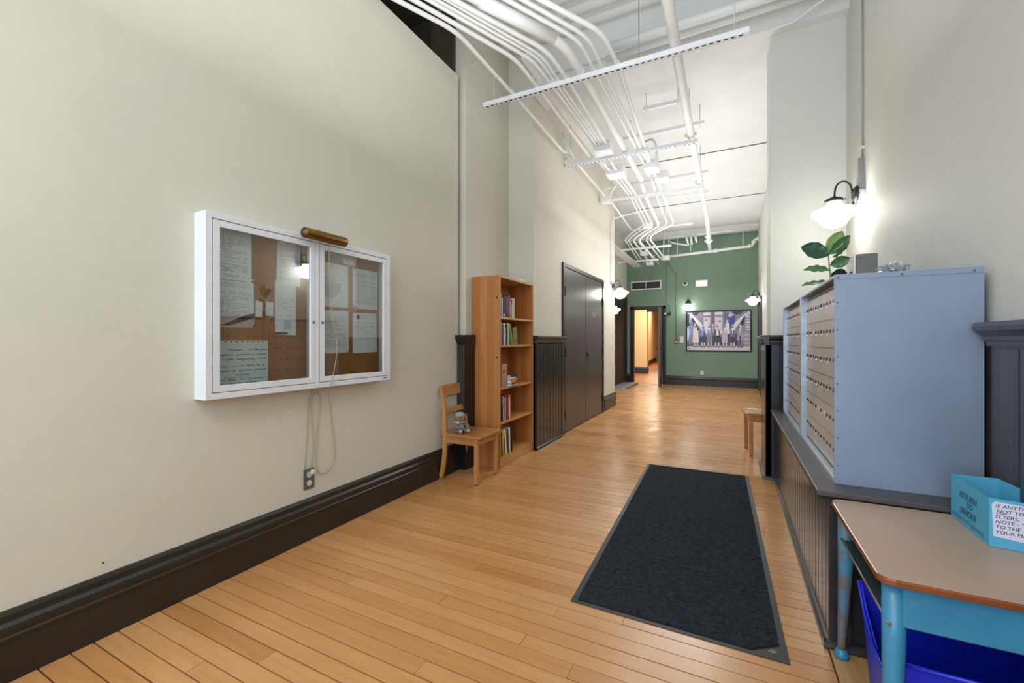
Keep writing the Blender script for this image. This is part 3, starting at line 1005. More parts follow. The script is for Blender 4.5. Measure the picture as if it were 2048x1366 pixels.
# ------------------------------------------------------------------ chairs
def make_chair(label, loc, rotz, scale=1.0):
    """local: back at x=0, faces +x"""
    o = thing('wooden_chair', label, 'chair', loc, 'small honey oak school chairs', rotz, world=False)
    W2, D, ZS = .185, .395, .412

    def bar(pts, wx_, wy_, ys):
        mb = MB(); n = len(pts)
        vs = []
        for (x, z) in pts:
            vs += [(x - wx_ / 2, ys - wy_ / 2, z), (x + wx_ / 2, ys - wy_ / 2, z), (x + wx_ / 2, ys + wy_ / 2, z), (x - wx_ / 2, ys + wy_ / 2, z)]
        fs = [(0, 1, 2, 3)]
        for i in range(n - 1):
            for k in range(4):
                j = (k + 1) % 4
                fs.append((i * 4 + k, i * 4 + j, i * 4 + 4 + j, i * 4 + 4 + k))
        fs.append(tuple((n - 1) * 4 + k for k in range(4)))
        return mb.add(vs, fs)
    # seat: gently dished, rounded front
    mb = MB(); nx, ny = 14, 12
    top = []
    for i in range(nx + 1):
        for j in range(ny + 1):
            u, v = i / nx, j / ny * 2 - 1
            x = .012 + u * (D + .012)
            wd = (W2 + .008) * (1 - .10 * (1 - u)) - (.02 if u > .97 else 0)
            dz = -.010 * max(0, 1 - ((u - .45) / .5) ** 2) * max(0, 1 - v ** 4)
            dz += .004 * (1 - abs(v)) * u
            top.append((x, v * wd, ZS + dz - (.006 if u > .97 else 0)))
    bot = [(x, y, ZS - .024) for x, y, z in top]
    vs = top + bot; N1 = len(top); fs = []
    for i in range(nx):
        for j in range(ny):
            a = i * (ny + 1) + j
            fs.append((a, a + ny + 1, a + ny + 2, a + 1)); fs.append((N1 + a, N1 + a + 1, N1 + a + ny + 2, N1 + a + ny + 1))
    for i in range(nx):
        for a, b in ((i * (ny + 1), (i + 1) * (ny + 1)), ((i + 1) * (ny + 1) + ny, i * (ny + 1) + ny)):
            fs.append((a, N1 + a, N1 + b, b))
    for j in range(ny):
        a, b = j + 1, j
        fs.append((a, N1 + a, N1 + b, b))
        a, b = nx * (ny + 1) + j, nx * (ny + 1) + j + 1
        fs.append((a, N1 + a, N1 + b, b))
    mb.add(vs, fs)
    part('seat', mb, M_OAKS, o, .002)
    for s in (-1, 1):
        part('leg', bar([(D - .022, 0.006), (D - .02, .20), (D - .02, ZS - .024)], .034, .032, s * (W2 - .018)), M_OAK, o, .002)
        pts = [(.004, .006), (.028, .10), (.045, .20), (.052, .30), (.052, ZS), (.044, .50), (.032, .60), (.016, .70), (-.006, .79), (-.012, .815)]
        mb = MB(); vs = []; fs = [(0, 1, 2, 3)]
        for i, (x, z) in enumerate(pts):
            hw = .020 if z < .5 else .020 - .006 * (z - .5) / .3
            yy = s * (W2 - .020 - (.02 * (z - ZS) / .4 if z > ZS else 0))
            vs += [(x - hw, yy - .013, z), (x + hw, yy - .013, z), (x + hw, yy + .013, z), (x - hw, yy + .013, z)]
        for i in range(len(pts) - 1):
            for k in range(4):
                j = (k + 1) % 4
                fs.append((i * 4 + k, i * 4 + j, i * 4 + 4 + j, i * 4 + 4 + k))
        fs.append(tuple((len(pts) - 1) * 4 + k for k in range(4)))
        mb.add(vs, fs)
        part('leg', mb, M_OAK, o, .003, label='rear leg running up into the chair back')
        part('apron', MB().prism([(.05, ZS - .024), (D - .02, ZS - .024), (D - .02, ZS - .085), (D - .06, ZS - .085), (.10, ZS - .085), (.05, ZS - .095)], 'y', s * (W2 - .012), s * (W2 - .028)), M_OAKS, o)
        for yy in ((D - .02), .052):
            part('peg', MB().lathe([(.004, 0), (.0035, .0015)], (yy, s * (W2 - .002) if yy > .1 else s * (W2 - .0065), ZS - .055 if yy > .1 else ZS + .012), 'y', 10), M_DARKPAINT, o)
            part('foot_glide', MB().lathe([(.011, 0), (.011, .006)], (yy - (.048 if yy < .1 else .002), s * (W2 - .018), 0), 'z', 12), M_BLACK, o)
    part('apron', MB().box(D - .030, -W2 + .035, ZS - .085, D - .012, W2 - .035, ZS - .024), M_OAKH, o, .001)
    part('apron', MB().box(.042, -W2 + .035, ZS - .095, .058, W2 - .035, ZS - .024), M_OAKH, o)
    # curved rails

    def rail(z0, z1, xc, bow, wdt, th, rnd=0):
        n = 12; vs = []; fs = []
        for i in range(n + 1):
            t = i / n * 2 - 1
            x = xc - bow * (1 - t * t)
            zt = z1 - (rnd * max(0, abs(t) - .8) / .2 if rnd else 0)
            vs += [(x - th / 2 + .004, t * wdt, z0), (x + th / 2 + .004, t * wdt, z0), (x + th / 2 - .006, t * wdt, zt), (x - th / 2 - .006, t * wdt, zt)]
        for i in range(n):
            for k in range(4):
                j = (k + 1) % 4
                fs.append((i * 4 + k, i * 4 + j, i * 4 + 4 + j, i * 4 + 4 + k))
        fs.append((0, 1, 2, 3)); fs.append(tuple(n * 4 + k for k in range(4)))
        return MB().add(vs, fs)
    part('top_rail', rail(.725, .822, .002, .012, W2 - .018, .020, .012), M_OAKH, o, .003)
    part('back_slat', rail(.575, .620, .036, .012, W2 - .035, .016), M_OAKH, o, .002)
    o.scale = (scale,) * 3
    return o


make_chair('small honey oak chair with a plush bear on its seat, beside the bookcase', (-2.292, 3.285, 0), 0)
make_chair('small oak chair on the right, half hidden behind the dark pier panelling', (.575, 5.440, 0), PI + math.radians(6), 1.10)

# ------------------------------------------------------------------ plush bear
bx, by, bz = -2.150, 3.205, .4095
t = bear = thing('plush_bear', 'small taupe plush bear in a grey knitted hat sitting on the oak chair seat', 'soft toy', (bx, by, bz), rotz=math.radians(-25), world=False)
mb = MB()
mb.ball((0, 0, .048), (.034, .032, .045), n=20)
mb.ball((.012, 0, .122), (.038, .039, .035), n=20)
mb.ball((.046, 0, .112), (.017, .016, .013), n=14)
for s in (-1, 1):
    mb.sweep([(.010, s * .024, .075), (.026, s * .044, .060), (.046, s * .040, .050)], [.015, .014, .013], n=12)
    mb.ball((.048, s * .038, .049), .014)
    mb.sweep([(.0, s * .018, .022), (.030, s * .026, .018), (.062, s * .030, .018)], [.020, .018, .016], n=12)
    mb.ball((.064, s * .030, .021), (.014, .016, .020))
    mb.ball((.002, s * .040, .138), (.008, .013, .014))
bd = part('body', mb, M_FUR, t)
md = bd.modifiers.new('merge', 'REMESH'); md.mode = 'VOXEL'; md.voxel_size = .0032; md.use_smooth_shade = True
part('hat', MB().lathe([(.0345, 0), (.0345, .006), (.031, .014), (.022, .022), (.011, .026), (.001, .027)], (.004, 0, .143), 'z', 24), M_KNIT, t)
part('hat_brim', MB().lathe([(.033, -.003), (.037, -.003), (.038, .003), (.034, .005)], (.004, 0, .143), 'z', 24), M_KNIT, t)
for s in (-1, 1):
    part('eye', MB().ball((.0475, s * .015, .126), .0042, n=10), M_BLACK, t)
    part('foot_pad', MB().ball((.074, s * .030, .021), (.006, .012, .015), n=12), M_FURL, t)
part('nose', MB().ball((.063, 0, .115), (.003, .005, .003), n=10), M_BLACK, t)
part('collar', MB().lathe([(.024, 0), (.040, .002), (.044, .010), (.036, .014), (.024, .012)], (.006, 0, .080), 'z', 20), M_FURL, t)
part('scarf_end', MB().ball((.034, -.030, .088), (.012, .010, .018)), M_FURL, t)
part('dress', MB().lathe([(.038, -.02), (.040, .0), (.034, .024), (.027, .042)], (.002, 0, .038), 'z', 20), M_DRESS, t)

bear.scale = (1.22, 1.28, 1.05)

# ------------------------------------------------------------------ notice board
NB = thing('notice_board', 'white enamelled glazed notice board with two cork backed doors on the left wall', 'notice board', (-2.32, 1.79, .935))
Y0, Y1, Z0, Z1, XF, XB = 1.170, 2.412, .934, 1.840, -2.222, -2.32
mb = MB()
fw_ = .030
mb.box(XB, Y0, Z0, XF, Y0 + fw_, Z1); mb.box(XB, Y1 - fw_, Z0, XF, Y1, Z1)
mb.box(XB, Y0 + fw_, Z0, XF, Y1 - fw_, Z0 + fw_); mb.box(XB, Y0 + fw_, Z1 - fw_, XF, Y1 - fw_, Z1)
mb.box(XB, 1.780, Z0 + fw_, XF, 1.8075, Z1 - fw_)
part('case', mb, M_CHAN, NB, .002)
part('cork_panel', MB().box(-2.316, Y0 + fw_, Z0 + fw_, -2.302, Y1 - fw_, Z1 - fw_), M_CORK, NB)
for (a, b) in ((Y0 + fw_ + .004, 1.776), (1.8115, Y1 - fw_ - .004)):
    fr = .032
    mb = MB()
    z0, z1 = Z0 + fw_ + .004, Z1 - fw_ - .004
    mb.box(-2.240, a, z0, XF, a + fr, z1); mb.box(-2.240, b - fr, z0, XF, b, z1)
    mb.box(-2.240, a + fr, z0, XF, b - fr, z0 + fr); mb.box(-2.240, a + fr, z1 - fr, XF, b - fr, z1)
    dr = part('door', mb, M_CHAN, NB, .0015)
    part('glass_pane', MB().box(-2.234, a + fr - .004, z0 + fr - .004, -2.231, b - fr + .004, z1 - fr + .004), M_GLASS, dr)
    ly = b - .014 if a < 1.5 else a + .014
    part('lock', MB().lathe([(.0085, 0), (.0085, .004), (.006, .006)], (XF, ly, 1.330), 'x', 16), plain('chrome_lock', '#a8a9a9', '#6a6a6a', .2, .9), dr)
part('maker_tag', MB().box(XF, 2.345, .951, XF + .001, 2.375, .958), M_BLACK, NB)


def scribble(words, y0, z0, h, mat, name, parent, x=-2.2995, slope=0.0, rnd=None):
    """handwritten strokes too small to read; words = list of (start, length)"""
    R = random.Random(rnd or 3)
    mb = MB()
    for s0, ln in words:
        s0, ln = s0 * .84, ln * .84
        y = y0 + s0
        n = max(3, int(ln / (h * .55)))
        prev = (y, z0 + h * R.uniform(.2, .6))
        for i in range(n):
            nx_ = y + (i + 1) * ln / n
            for q in ((nx_ - ln / n * .55, z0 + h * R.uniform(.55, 1.0)), (nx_, z0 + h * R.uniform(0, .35))):
                a, b = Vector((0,) + prev), Vector((0,) + q)
                d = (b - a); nrm = Vector((0, -d.z, d.y)).normalized() * h * .09
                k = [a + nrm, b + nrm, b - nrm, a - nrm]
                mb.add([(x, v.y, v.z + (v.y - y0) * slope) for v in k], [(0, 1, 2, 3)])
                prev = q
    return part(name, mb, mat, parent)


PG = 'papers pinned behind the glass of the notice board'


def sheet(label, quad, mat, x=-2.3010, name='notice_sheet', cat='paper', lift=.0012):
    ys = [q[0] for q in quad]; zs = [q[1] for q in quad]
    o = thing(name, label, cat, (x, sum(ys) / len(ys), min(zs)), PG)
    part('page', MB().prism(quad, 'x', x, x + lift), mat, o)
    return o


def pin(o, y, z, x=-2.2995, mat=None):
    part('pin', MB().lathe([(.002, 0), (.002, .008), (.005, .010), (.0055, .016), (.001, .018)], (x, y, z), 'x', 10), mat or M_DGREY, o)


s = sheet('long letter pinned at the upper left corner of the notice board', [(1.215, 1.46), (1.440, 1.46), (1.439, 1.795), (1.215, 1.795)], M_PAPERP, -2.301)
s = sheet('white report page with a title and pen picture, left column of the notice board', [(1.232, 1.287), (1.453, 1.290), (1.450, 1.548), (1.232, 1.548)], M_PAPER3, -2.2995)
text_part('title', 'What is a Reserve Fund?', .0135, M_INKD, (-2.2980, 1.268, 1.527), (0, 1, 0), (0, 0, 1), s)
part('pen_picture', MB().prism([(1.235, 1.289), (1.452, 1.292), (1.452, 1.362), (1.235, 1.335)], 'x', -2.2983, -2.2979), plain('pinkish_print', '#cdb5aa', '#c2a99d', .6), s)
part('pen_print', MB().prism([(1.275, 1.296), (1.320, 1.298), (1.370, 1.312), (1.452, 1.343), (1.452, 1.366), (1.420, 1.358), (1.372, 1.340), (1.335, 1.322)], 'x', -2.2979, -2.2976), M_PHOTO, s)
part('pen_grip_print', MB().prism([(1.405, 1.345), (1.442, 1.352), (1.446, 1.340), (1.412, 1.336)], 'x', -2.2976, -2.2974), plain('slate_blue_print', '#3d5470', '#33475f', .5), s)
pin(s, 1.437, 1.535); pin(s, 1.445, 1.296)
s = sheet('printed page at the top centre of the notice board, left of the middle frame', [(1.583, 1.535), (1.735, 1.540), (1.735, 1.790), (1.586, 1.790)], M_PAPER3, -2.3010)
s = sheet('narrow white letter hanging to the left of the middle frame of the notice board', [(1.571, 1.256), (1.703, 1.250), (1.703, 1.56), (1.571, 1.56)], M_PAPER2, -2.2985)
part('foot_band', MB().box(-2.2972, 1.572, 1.257, -2.2968, 1.650, 1.268), plain('slate_band', '#4d5a6a', '#434f5d', .4), s)
part('blue_stamp', MB().box(-2.2972, 1.625, 1.285, -2.2968, 1.670, 1.335), plain('pale_blue_stamp', '#b8c3e0', '#c9d0e4', .5), s)
s = sheet('large handwritten notice in a plastic sleeve at the lower left of the notice board', [(1.222, .962), (1.532, .962), (1.532, 1.218), (1.222, 1.218)], plain('sleeved_paper', '#d3dbdb', '#c8d1d2', .35), -2.301)
part('sleeve_strip', MB().box(-2.2998, 1.222, 1.205, -2.2993, 1.532, 1.219), M_IVORY, s)
for i in range(9):
    part('punch_hole', MB().lathe([(.0042, 0), (.0040, .0004)], (-2.2992, 1.275 + i * .0285, 1.212), 'x', 10), book_mat('#6b4636'), s)
lines = [(1.165, [(.075, .085), (.20, .025), (.235, .035), (.275, .05)]), (1.140, [(.0, .09), (.105, .12), (.235, .07)]), (1.117, [(.0, .02), (.03, .06), (.11, .06), (.175, .05), (.24, .065)]),
         (1.082, [(.0, .055), (.085, .065), (.165, .055), (.235, .03), (.275, .015)]), (1.058, [(.0, .065), (.085, .02), (.125, .085), (.22, .06), (.285, .02)]), (1.034, [(.10, .09)]),
         (1.012, [(.0, .045), (.06, .05), (.13, .04), (.18, .03), (.22, .06)]), (.992, [(.0, .03), (.055, .085), (.16, .02), (.19, .05)])]
for i, (z, ws) in enumerate(lines):
    scribble(ws, 1.268 if i else 1.255, z, .0105, M_INKD, 'handwriting', s, -2.2996, rnd=i + 5)
part('underline', MB().box(-2.2998, 1.265, 1.027, -2.2994, 1.42, 1.0285), M_INKD, s)
part('sleeve_crease', MB().sweep([(-2.2985, 1.295, 1.200), (-2.2975, 1.36, 1.105), (-2.2985, 1.445, .995)], [.0008, .0016, .0005], 6), plain('clear_plastic_crease', '#eef2f2', '#ffffff', .15), s)
s = sheet('small slip left of the pair of slips in the middle of the cork', [(1.462, 1.350), (1.497, 1.349), (1.500, 1.432), (1.463, 1.438)], M_PAPER2)
s = sheet('small slip tucked beside the narrow letter in the middle of the cork', [(1.518, 1.358), (1.563, 1.357), (1.563, 1.436), (1.519, 1.438)], M_PAPER2)
s = sheet('sheet with a faint photo at the upper left of the right hand notice board door', [(1.868, 1.437), (2.097, 1.438), (2.094, 1.717), (1.868, 1.722)], M_PAPER2)
part('faint_photo', MB().prism([(1.872, 1.50), (1.96, 1.49), (2.02, 1.53), (2.04, 1.585), (1.98, 1.60), (1.90, 1.58), (1.872, 1.55)], 'x', -2.2999, -2.2995), plain('faint_grey_print', '#b2b9bf', '#c2c8cc', .6, scale=30), s)
s = sheet('dense printed page at the lower left of the right hand notice board door', [(1.868, 1.137), (2.102, 1.140), (2.098, 1.417), (1.868, 1.414)], M_PAPERP)
pin(s, 1.878, 1.147); pin(s, 2.095, 1.149); pin(s, 1.880, 1.408)
s = sheet('printed page at the upper right corner of the notice board', [(2.136, 1.440), (2.366, 1.441), (2.366, 1.716), (2.136, 1.716)], M_PAPER3)
pin(s, 2.145, 1.708); pin(s, 2.145, 1.449); pin(s, 2.355, 1.708, mat=M_IVORY)
s = sheet('letter with a small dark house emblem at the lower right of the notice board', [(2.136, 1.133), (2.361, 1.137), (2.356, 1.414), (2.136, 1.410)], M_PAPER2)
part('emblem', MB().prism([(2.172, 1.370), (2.196, 1.370), (2.196, 1.384), (2.202, 1.384), (2.184, 1.400), (2.166, 1.384), (2.172, 1.384)], 'x', -2.2999, -2.2994), M_DGREY, s)
part('rule_line', MB().box(-2.2999, 2.145, 1.344, -2.2995, 2.350, 1.3455), M_INKD, s)
scribble([(0, .03), (.0, .0)][:1], 2.212, 1.385, .007, M_INKD, 'letterhead', s, -2.2996, rnd=9)
scribble([(0, .09)], 2.212, 1.372, .005, M_INKD, 'letterhead', s, -2.2996, rnd=10)
s = sheet('small white card pinned near the top of the right hand notice board door', [(2.051, 1.728), (2.149, 1.724), (2.149, 1.765), (2.051, 1.770)], M_PAPER, -2.2988)
pin(s, 2.062, 1.758, -2.2975, M_IVORY)

# picture light on the board
pl = thing('picture_light', 'brass tube picture light clamped over the top middle of the notice board', 'lamp', (-2.19, 1.80, 1.84))
ax, az, r = -2.165, 1.836, .030
part('tube_shade', MB().lathe([(.028, 0), (r, .003), (r, .29), (.028, .294)], (ax, 1.655, az), 'y', 32), M_BRASS, pl)
part('end_cap', MB().lathe([(.001, -.009), (.008, -.009), (.010, -.006), (.022, -.004), (.026, -.001), (.026, .002)], (ax, 1.655, az), 'y', 28), M_BRASSD, pl)
part('end_cap', MB().lathe([(.026, 0), (.026, .003), (.020, .006), (.001, .007)], (ax, 1.948, az), 'y', 28), M_BRASSD, pl)
part('arm', MB().sweep(fillet([(ax, 1.80, az + .028), (-2.20, 1.80, az + .034), (-2.245, 1.80, 1.845)], .02), .006), M_BRASS, pl)
part('clamp', MB().box(-2.30, 1.78, 1.840, -2.225, 1.82, 1.848), M_BRASSD, pl, .002)
cd1 = fillet([(-2.195, 1.855, 1.812), (-2.212, 1.868, 1.70), (-2.214, 1.878, 1.50), (-2.214, 1.900, 1.34), (-2.214, 1.935, 1.17), (-2.214, 1.905, 1.02), (-2.214, 1.885, .94), (-2.26, 1.90, .915), (-2.312, 1.955, .80), (-2.312, 1.985, .60), (-2.312, 1.995, .43), (-2.312, 1.94, .375), (-2.312, 1.875, .375), (-2.312, 1.85, .45), (-2.312, 1.855, .64), (-2.312, 1.885, .80), (-2.312, 1.88, .885), (-2.312, 1.84, .905), (-2.312, 1.815, .84), (-2.312, 1.825, .68), (-2.312, 1.832, .55), (-2.312, 1.815, .425)], .06, 4)
part('cord', MB().sweep(cd1, .0024, 7), M_CORD, pl)
part('cord', MB().sweep(fillet([(-2.313, 1.825, .915), (-2.313, 1.800, .86), (-2.313, 1.79, .65), (-2.313, 1.775, .435)], .05), .0020, 7), M_CORD, pl)
part('plug', MB().box(-2.305, 1.808, .400, -2.285, 1.828, .425), M_IVORY, pl, .003)
ot = thing('wall_outlet', 'grey steel duplex outlet plate low on the left wall under the cords', 'outlet', (-2.32, 1.805, .305))
part('plate', MB().box(-2.32, 1.768, .308, -2.312, 1.842, .434), M_OUT, ot, .004)
for z in (.345, .397):
    part('socket', MB().lathe([(.017, 0), (.017, .003)], (-2.312, 1.805, z), 'x', 20), M_IVORY, ot)
    for dy, dz in ((-.006, .003), (.006, .003), (0, -.007)):
        part('slot', MB().box(-2.3092, 1.805 + dy - .0012, z + dz - .003, -2.3086, 1.805 + dy + .0012, z + dz + .003), M_BLACK, ot)
solo('nail', MB().lathe([(.003, 0), (.003, .004)], (-2.32, .83, .30), 'x', 8), M_BLACK, 'tiny dark nail stub low on the left wall', 'nail')


# ------------------------------------------------------------------ sconces
def make_sconce(label, loc, rotz):
    """local: wall plane x=0, lamp reaches out along +x"""
    o = thing('wall_sconce', label, 'wall lamp', loc, 'schoolhouse wall sconces', rotz, world=False)
    part('mounting_box', MB().lathe([(.052, 0), (.052, .042)], (0, 0, 0), 'x', 28), M_WHITE, o)
    part('backplate', MB().lathe([(.066, .042), (.068, .048), (.060, .056), (.045, .064), (.030, .068), (.012, .074)], (0, 0, 0), 'x', 32), M_IRON, o)
    arm = [(.066, 0, -.045), (.068, 0, .0), (.070, 0, .05), (.082, 0, .090), (.108, 0, .114), (.138, 0, .114), (.162, 0, .092), (.172, 0, .055), (.175, 0, .010), (.176, 0, -.004)]
    pts = []
    for i in range(len(arm) - 1):
        a, b = Vector(arm[i]), Vector(arm[i + 1]); pts += [a, (a + b) / 2]
    pts.append(Vector(arm[-1]))
    part('arm', MB().sweep(fillet(arm, .015, 3), .0065, 10), M_IRON, o)
    part('scroll', MB().sweep([(.066, 0, -.045), (.062, 0, -.075), (.050, 0, -.090), (.040, 0, -.086)], [.005, .004, .004, .006], 8), M_IRON, o)
    part('fitter', MB().lathe([(.010, .012), (.020, .004), (.050, -.006), (.056, -.014), (.056, -.034), (.052, -.034), (.050, -.016)], (.176, 0, 0), 'z', 28), M_IRON, o)
    for k in range(3):
        a = k * 2 * PI / 3 + .5
        c, s_ = math.cos(a), math.sin(a)
        part('thumb_screw', MB().sweep([(.176 + .05 * c, .05 * s_, -.026), (.176 + .068 * c, .068 * s_, -.026)], .003, 8).ball((.176 + .070 * c, .070 * s_, -.026), (.006, .006, .008), n=8), M_IRON, o)
    prof = [(.046, -.014), (.048, -.040), (.052, -.052), (.064, -.064), (.090, -.076), (.124, -.088), (.142, -.100), (.148, -.114), (.143, -.128), (.128, -.140), (.108, -.150), (.094, -.166), (.084, -.186), (.074, -.202), (.058, -.214), (.034, -.222), (.001, -.225)]
    sh = part('glass_shade', MB().lathe(prof, (.176, 0, 0), 'z', 40), M_LAMPON, o)
    return o


make_sconce('lit schoolhouse wall sconce high on the right wall above the mailboxes', (.86, 3.97, 2.285), PI)
make_sconce('lit schoolhouse sconce on the left pier beyond the double brown doors', (-1.965, 7.83, 2.195), 0)
make_sconce('lit schoolhouse sconce half hidden behind the left pier, near the green wall', (-2.70, 10.45, 2.08), 0)
make_sconce('lit schoolhouse sconce on the green wall above the left corner of the photograph', (-1.045, 12.65, 2.235), -PI / 2)
make_sconce('lit schoolhouse sconce at the far end of the right wall beside the green wall', (.60, 11.0, 2.225), PI)
# conduits feeding the sconces
mb = MB().sweep(fillet([(.850, 3.97, 4.3), (.850, 3.97, 2.34)], .02), .006, 8)
f1 = solo('wire_conduit', mb, plain('pale_grey_conduit', '#a9a9a6', '#9c9c99', .4, .3), 'thin grey conduit running down the right wall to the near sconce', 'conduit', base=(.85, 3.97, 2.34))
child_of_solo('strap', MB().box(.842, 3.945, 2.62, .86, 3.995, 2.632), M_PIPE, f1)
child_of_solo('box_riser', MB().prism([(3.955, 2.55), (3.985, 2.55), (4.02, 2.32), (3.92, 2.32)], 'x', .825, .86), plain('grey_metal_raceway', '#a3a7a5', '#8f9391', .35, .5), f1)
mb = MB().sweep(fillet([(-1.30, 8.05, 3.58), (-1.83, 8.05, 3.52), (-1.945, 7.83, 3.42), (-1.945, 7.83, 2.24)], .16, 6), .012, 10)
solo('wire_conduit', mb, M_PIPE, 'white conduit curving down the left pier to the sconce', 'conduit', base=(-1.945, 7.83, 2.24))

# ------------------------------------------------------------------ mailboxes
M_NUM = plain('dark_number_label', '#4a4744', '#3a3735', .4)


def mailbank(label, y0, y1, cols, ys, first):
    o = thing('mailbox_bank', label, 'mailbox', (.60, (y0 + y1) / 2, .622), 'steel mailbox banks on the ledge')
    XF_, XD, ZB, ZTP = .385, .418, .622, 1.494
    part('cabinet', MB().box(XD + .012, y0 + .004, ZB, .832, y1 - .002, ZTP - .004), M_BOX, o, .001)
    # frame
    part('frame_post', MB().box(XF_, y0, ZB, XD + .012, y0 + .020, ZTP), M_FRAME, o, .0015)
    part('frame_post', MB().box(XF_, y1 - .020, ZB, XD + .012, y1, ZTP), M_FRAME, o, .0015)
    part('frame_sill', MB().box(XF_, y0 + .020, ZB, XD + .012, y1 - .020, ZB + .018), M_FRAME, o, .0015)
    part('frame_head', MB().box(XF_, y0 + .020, ZTP - .012, XD + .012, y1 - .020, ZTP), M_FRAME, o, .0015)
    part('inner_post', MB().box(XD - .006, y1 - .045, ZB + .018, XD + .012, y1 - .020, ZTP - .03), M_FRAME, o, .001)
    part('inner_post', MB().box(XD - .006, y0 + .020, ZB + .018, XD + .012, y0 + .030, ZTP - .03), M_FRAME, o, .001)
    part('shadow_gap', MB().box(XD + .006, y0 + .02, ZTP - .030, XD + .011, y1 - .02, ZTP - .012), M_BLACK, o)
    if first:
        part('side_panel', MB().box(XF_ - .002, y0 - .004, ZB, .836, y0, ZTP), M_BOX, o, .001)
        part('top_lip', MB().box(XF_ - .002, y0 - .0065, ZTP - .020, .836, y0 - .004, ZTP + .001), M_BOX, o)
        for x in (.395, .60, .808):
            part('rivet', MB().lathe([(.0045, 0), (.0035, -.002), (.001, -.003)], (x, y0 - .0065, ZTP - .012), 'y', 10), M_OUT, o)
        for k in range(7):
            part('rivet', MB().lathe([(.0035, 0), (.003, -.0015), (.001, -.002)], (.394, y0 - .004, .70 + k * .113), 'y', 10), M_OUT, o)
    rows_ = 6
    zb, zt = ZB + .026, ZTP - .042
    rh = (zt - zb) / rows_
    cw = (ys[1] - ys[0]) / cols
    R = random.Random(11 + first)
    dm = {}
    for r in range(rows_):
        for c in range(cols):
            a = ys[0] + c * cw; z = zb + r * rh
            mb = MB().box(0, .0012, .0015, .010, cw - .0012, rh - .0025)
            key = 'd'
            if key not in dm:
                dm[key] = mb.data('door', M_MBD)
                dm['lock'] = MB().lathe([(.0085, 0), (.0085, -.004), (.006, -.005)], (0, 0, 0), 'x', 12).data('lock', plain('dark_lock', '#2a2a2b', '#55565a', .3, .6))
                dm['tab'] = MB().box(-.003, -.006, -.018, 0, .006, -.009).data('tab', plain('chrome_tab', '#e6e6e6', '#c8c8c8', .2, .7))
                dm['num'] = MB().box(-.0012, -.020, -.008, 0, .020, .008).data('num', M_NUM)
                dm['card'] = MB().box(-.0012, -.020, -.008, 0, .020, .008).data('card', M_PAPER)
            d = bpy.data.objects.new('door', dm[key]); COL.objects.link(d); d.parent = o
            d.matrix_parent_inverse = Matrix.Translation(-Vector(o.location)); d.location = (XD - .006, a, z)
            for nm, dy, dz in (('lock', cw * .86, rh * .60), ('number_label', cw * .42, rh * .60), ('finger_tab', cw * .86, rh * .60)):
                key2 = {'lock': 'lock', 'number_label': 'num' if R.random() < .88 else 'card', 'finger_tab': 'tab'}[nm]
                e = bpy.data.objects.new(nm, dm[key2]); COL.objects.link(e); e.parent = d
                e.location = (0, dy, dz)
        # row divider
        part('row_rail', MB().box(XD - .0075, ys[0], zb + (r + 1) * rh - .003, XD - .001, ys[1], zb + (r + 1) * rh - .0005), M_FRAME if r < rows_ - 1 else M_ALU, o)
    return o


mailbank('near steel mailbox bank with plain blue grey side panel, above the desk', 2.225, 3.235, 6, (2.262, 3.185), True)
mailbank('far steel mailbox bank, next to the dark panelled pier', 3.240, 4.255, 6, (3.275, 4.205), False)

# on top of the mailboxes
TZ = 1.495
gb = thing('speaker_box', 'small grey plastic box standing on top of the mailboxes', 'box', (.62, 2.86, TZ))
part('housing', MB().box(.580, 2.82, TZ, .668, 2.93, TZ + .175), plain('warm_grey_plastic', '#6e6b68', '#64615e', .45), gb, .006)
part('front_face', MB().box(.570, 2.826, TZ + .004, .580, 2.924, TZ + .170), M_IVORY, gb, .004)
part('button', MB().lathe([(.014, 0), (.014, -.006)], (.570, 2.875, TZ + .08), 'x', 16), M_DGREY, gb)
part('screw', MB().lathe([(.003, 0), (.002, -.001)], (.592, 2.820, TZ + .155), 'y', 8), M_BLACK, gb)
bm = bmesh.new()
bmesh.ops.create_icosphere(bm, subdivisions=4, radius=.05)
R = random.Random(5)
for v in bm.verts:
    n = v.co.normalized()
    k = 1 + .22 * math.sin(n.x * 9 + 1) * math.cos(n.y * 11) + .16 * math.sin(n.z * 17 + n.x * 13) + R.uniform(-.05, .05)
    v.co = Vector((v.co.x * k * .9, v.co.y * k * 1.1, max(-.022, v.co.z * k * .5)))
me = bpy.data.meshes.new('foil'); bm.to_mesh(me); bm.free(); me.materials.append(M_FOIL)
fo = bpy.data.objects.new('foil_lump', me); COL.objects.link(fo); fo.location = (.60, 2.33, TZ + .0225)
tag(fo, 'crumpled white and silver foil lying on top of the near mailbox bank', 'foil')

# fiddle leaf plant
pt = thing('potted_plant', 'fiddle leaf fig with broad leaves standing on the mailboxes under the sconce', 'plant', (.545, 3.30, TZ))
part('pot', MB().lathe([(.032, 0), (.045, .07), (.048, .075), (.042, .075), (.040, .062), (.001, .060)], (.545, 3.30, TZ), 'z', 24), plain('dark_green_pot', '#1f2f2c', '#182523', .35), pt)
part('stem', MB().sweep([(.545, 3.30, TZ + .05), (.549, 3.30, TZ + .12), (.543, 3.30, TZ + .20), (.537, 3.30, TZ + .275)], [.005, .0045, .004, .003], 8), plain('pale_bark', '#9a9a82', '#8a8a70', .7), pt)
LG = [plain('deep_green_leaf', '#2f5c47', '#274e3c', .32, scale=18), plain('light_green_leaf', '#8aa860', '#769650', .35, scale=18), plain('mid_green_leaf', '#5b8454', '#4d7448', .35, scale=18), plain('very_dark_leaf', '#17332a', '#122822', .4)]
M_VEIN = plain('pale_vein', '#a9be86', '#9cb278', .5)


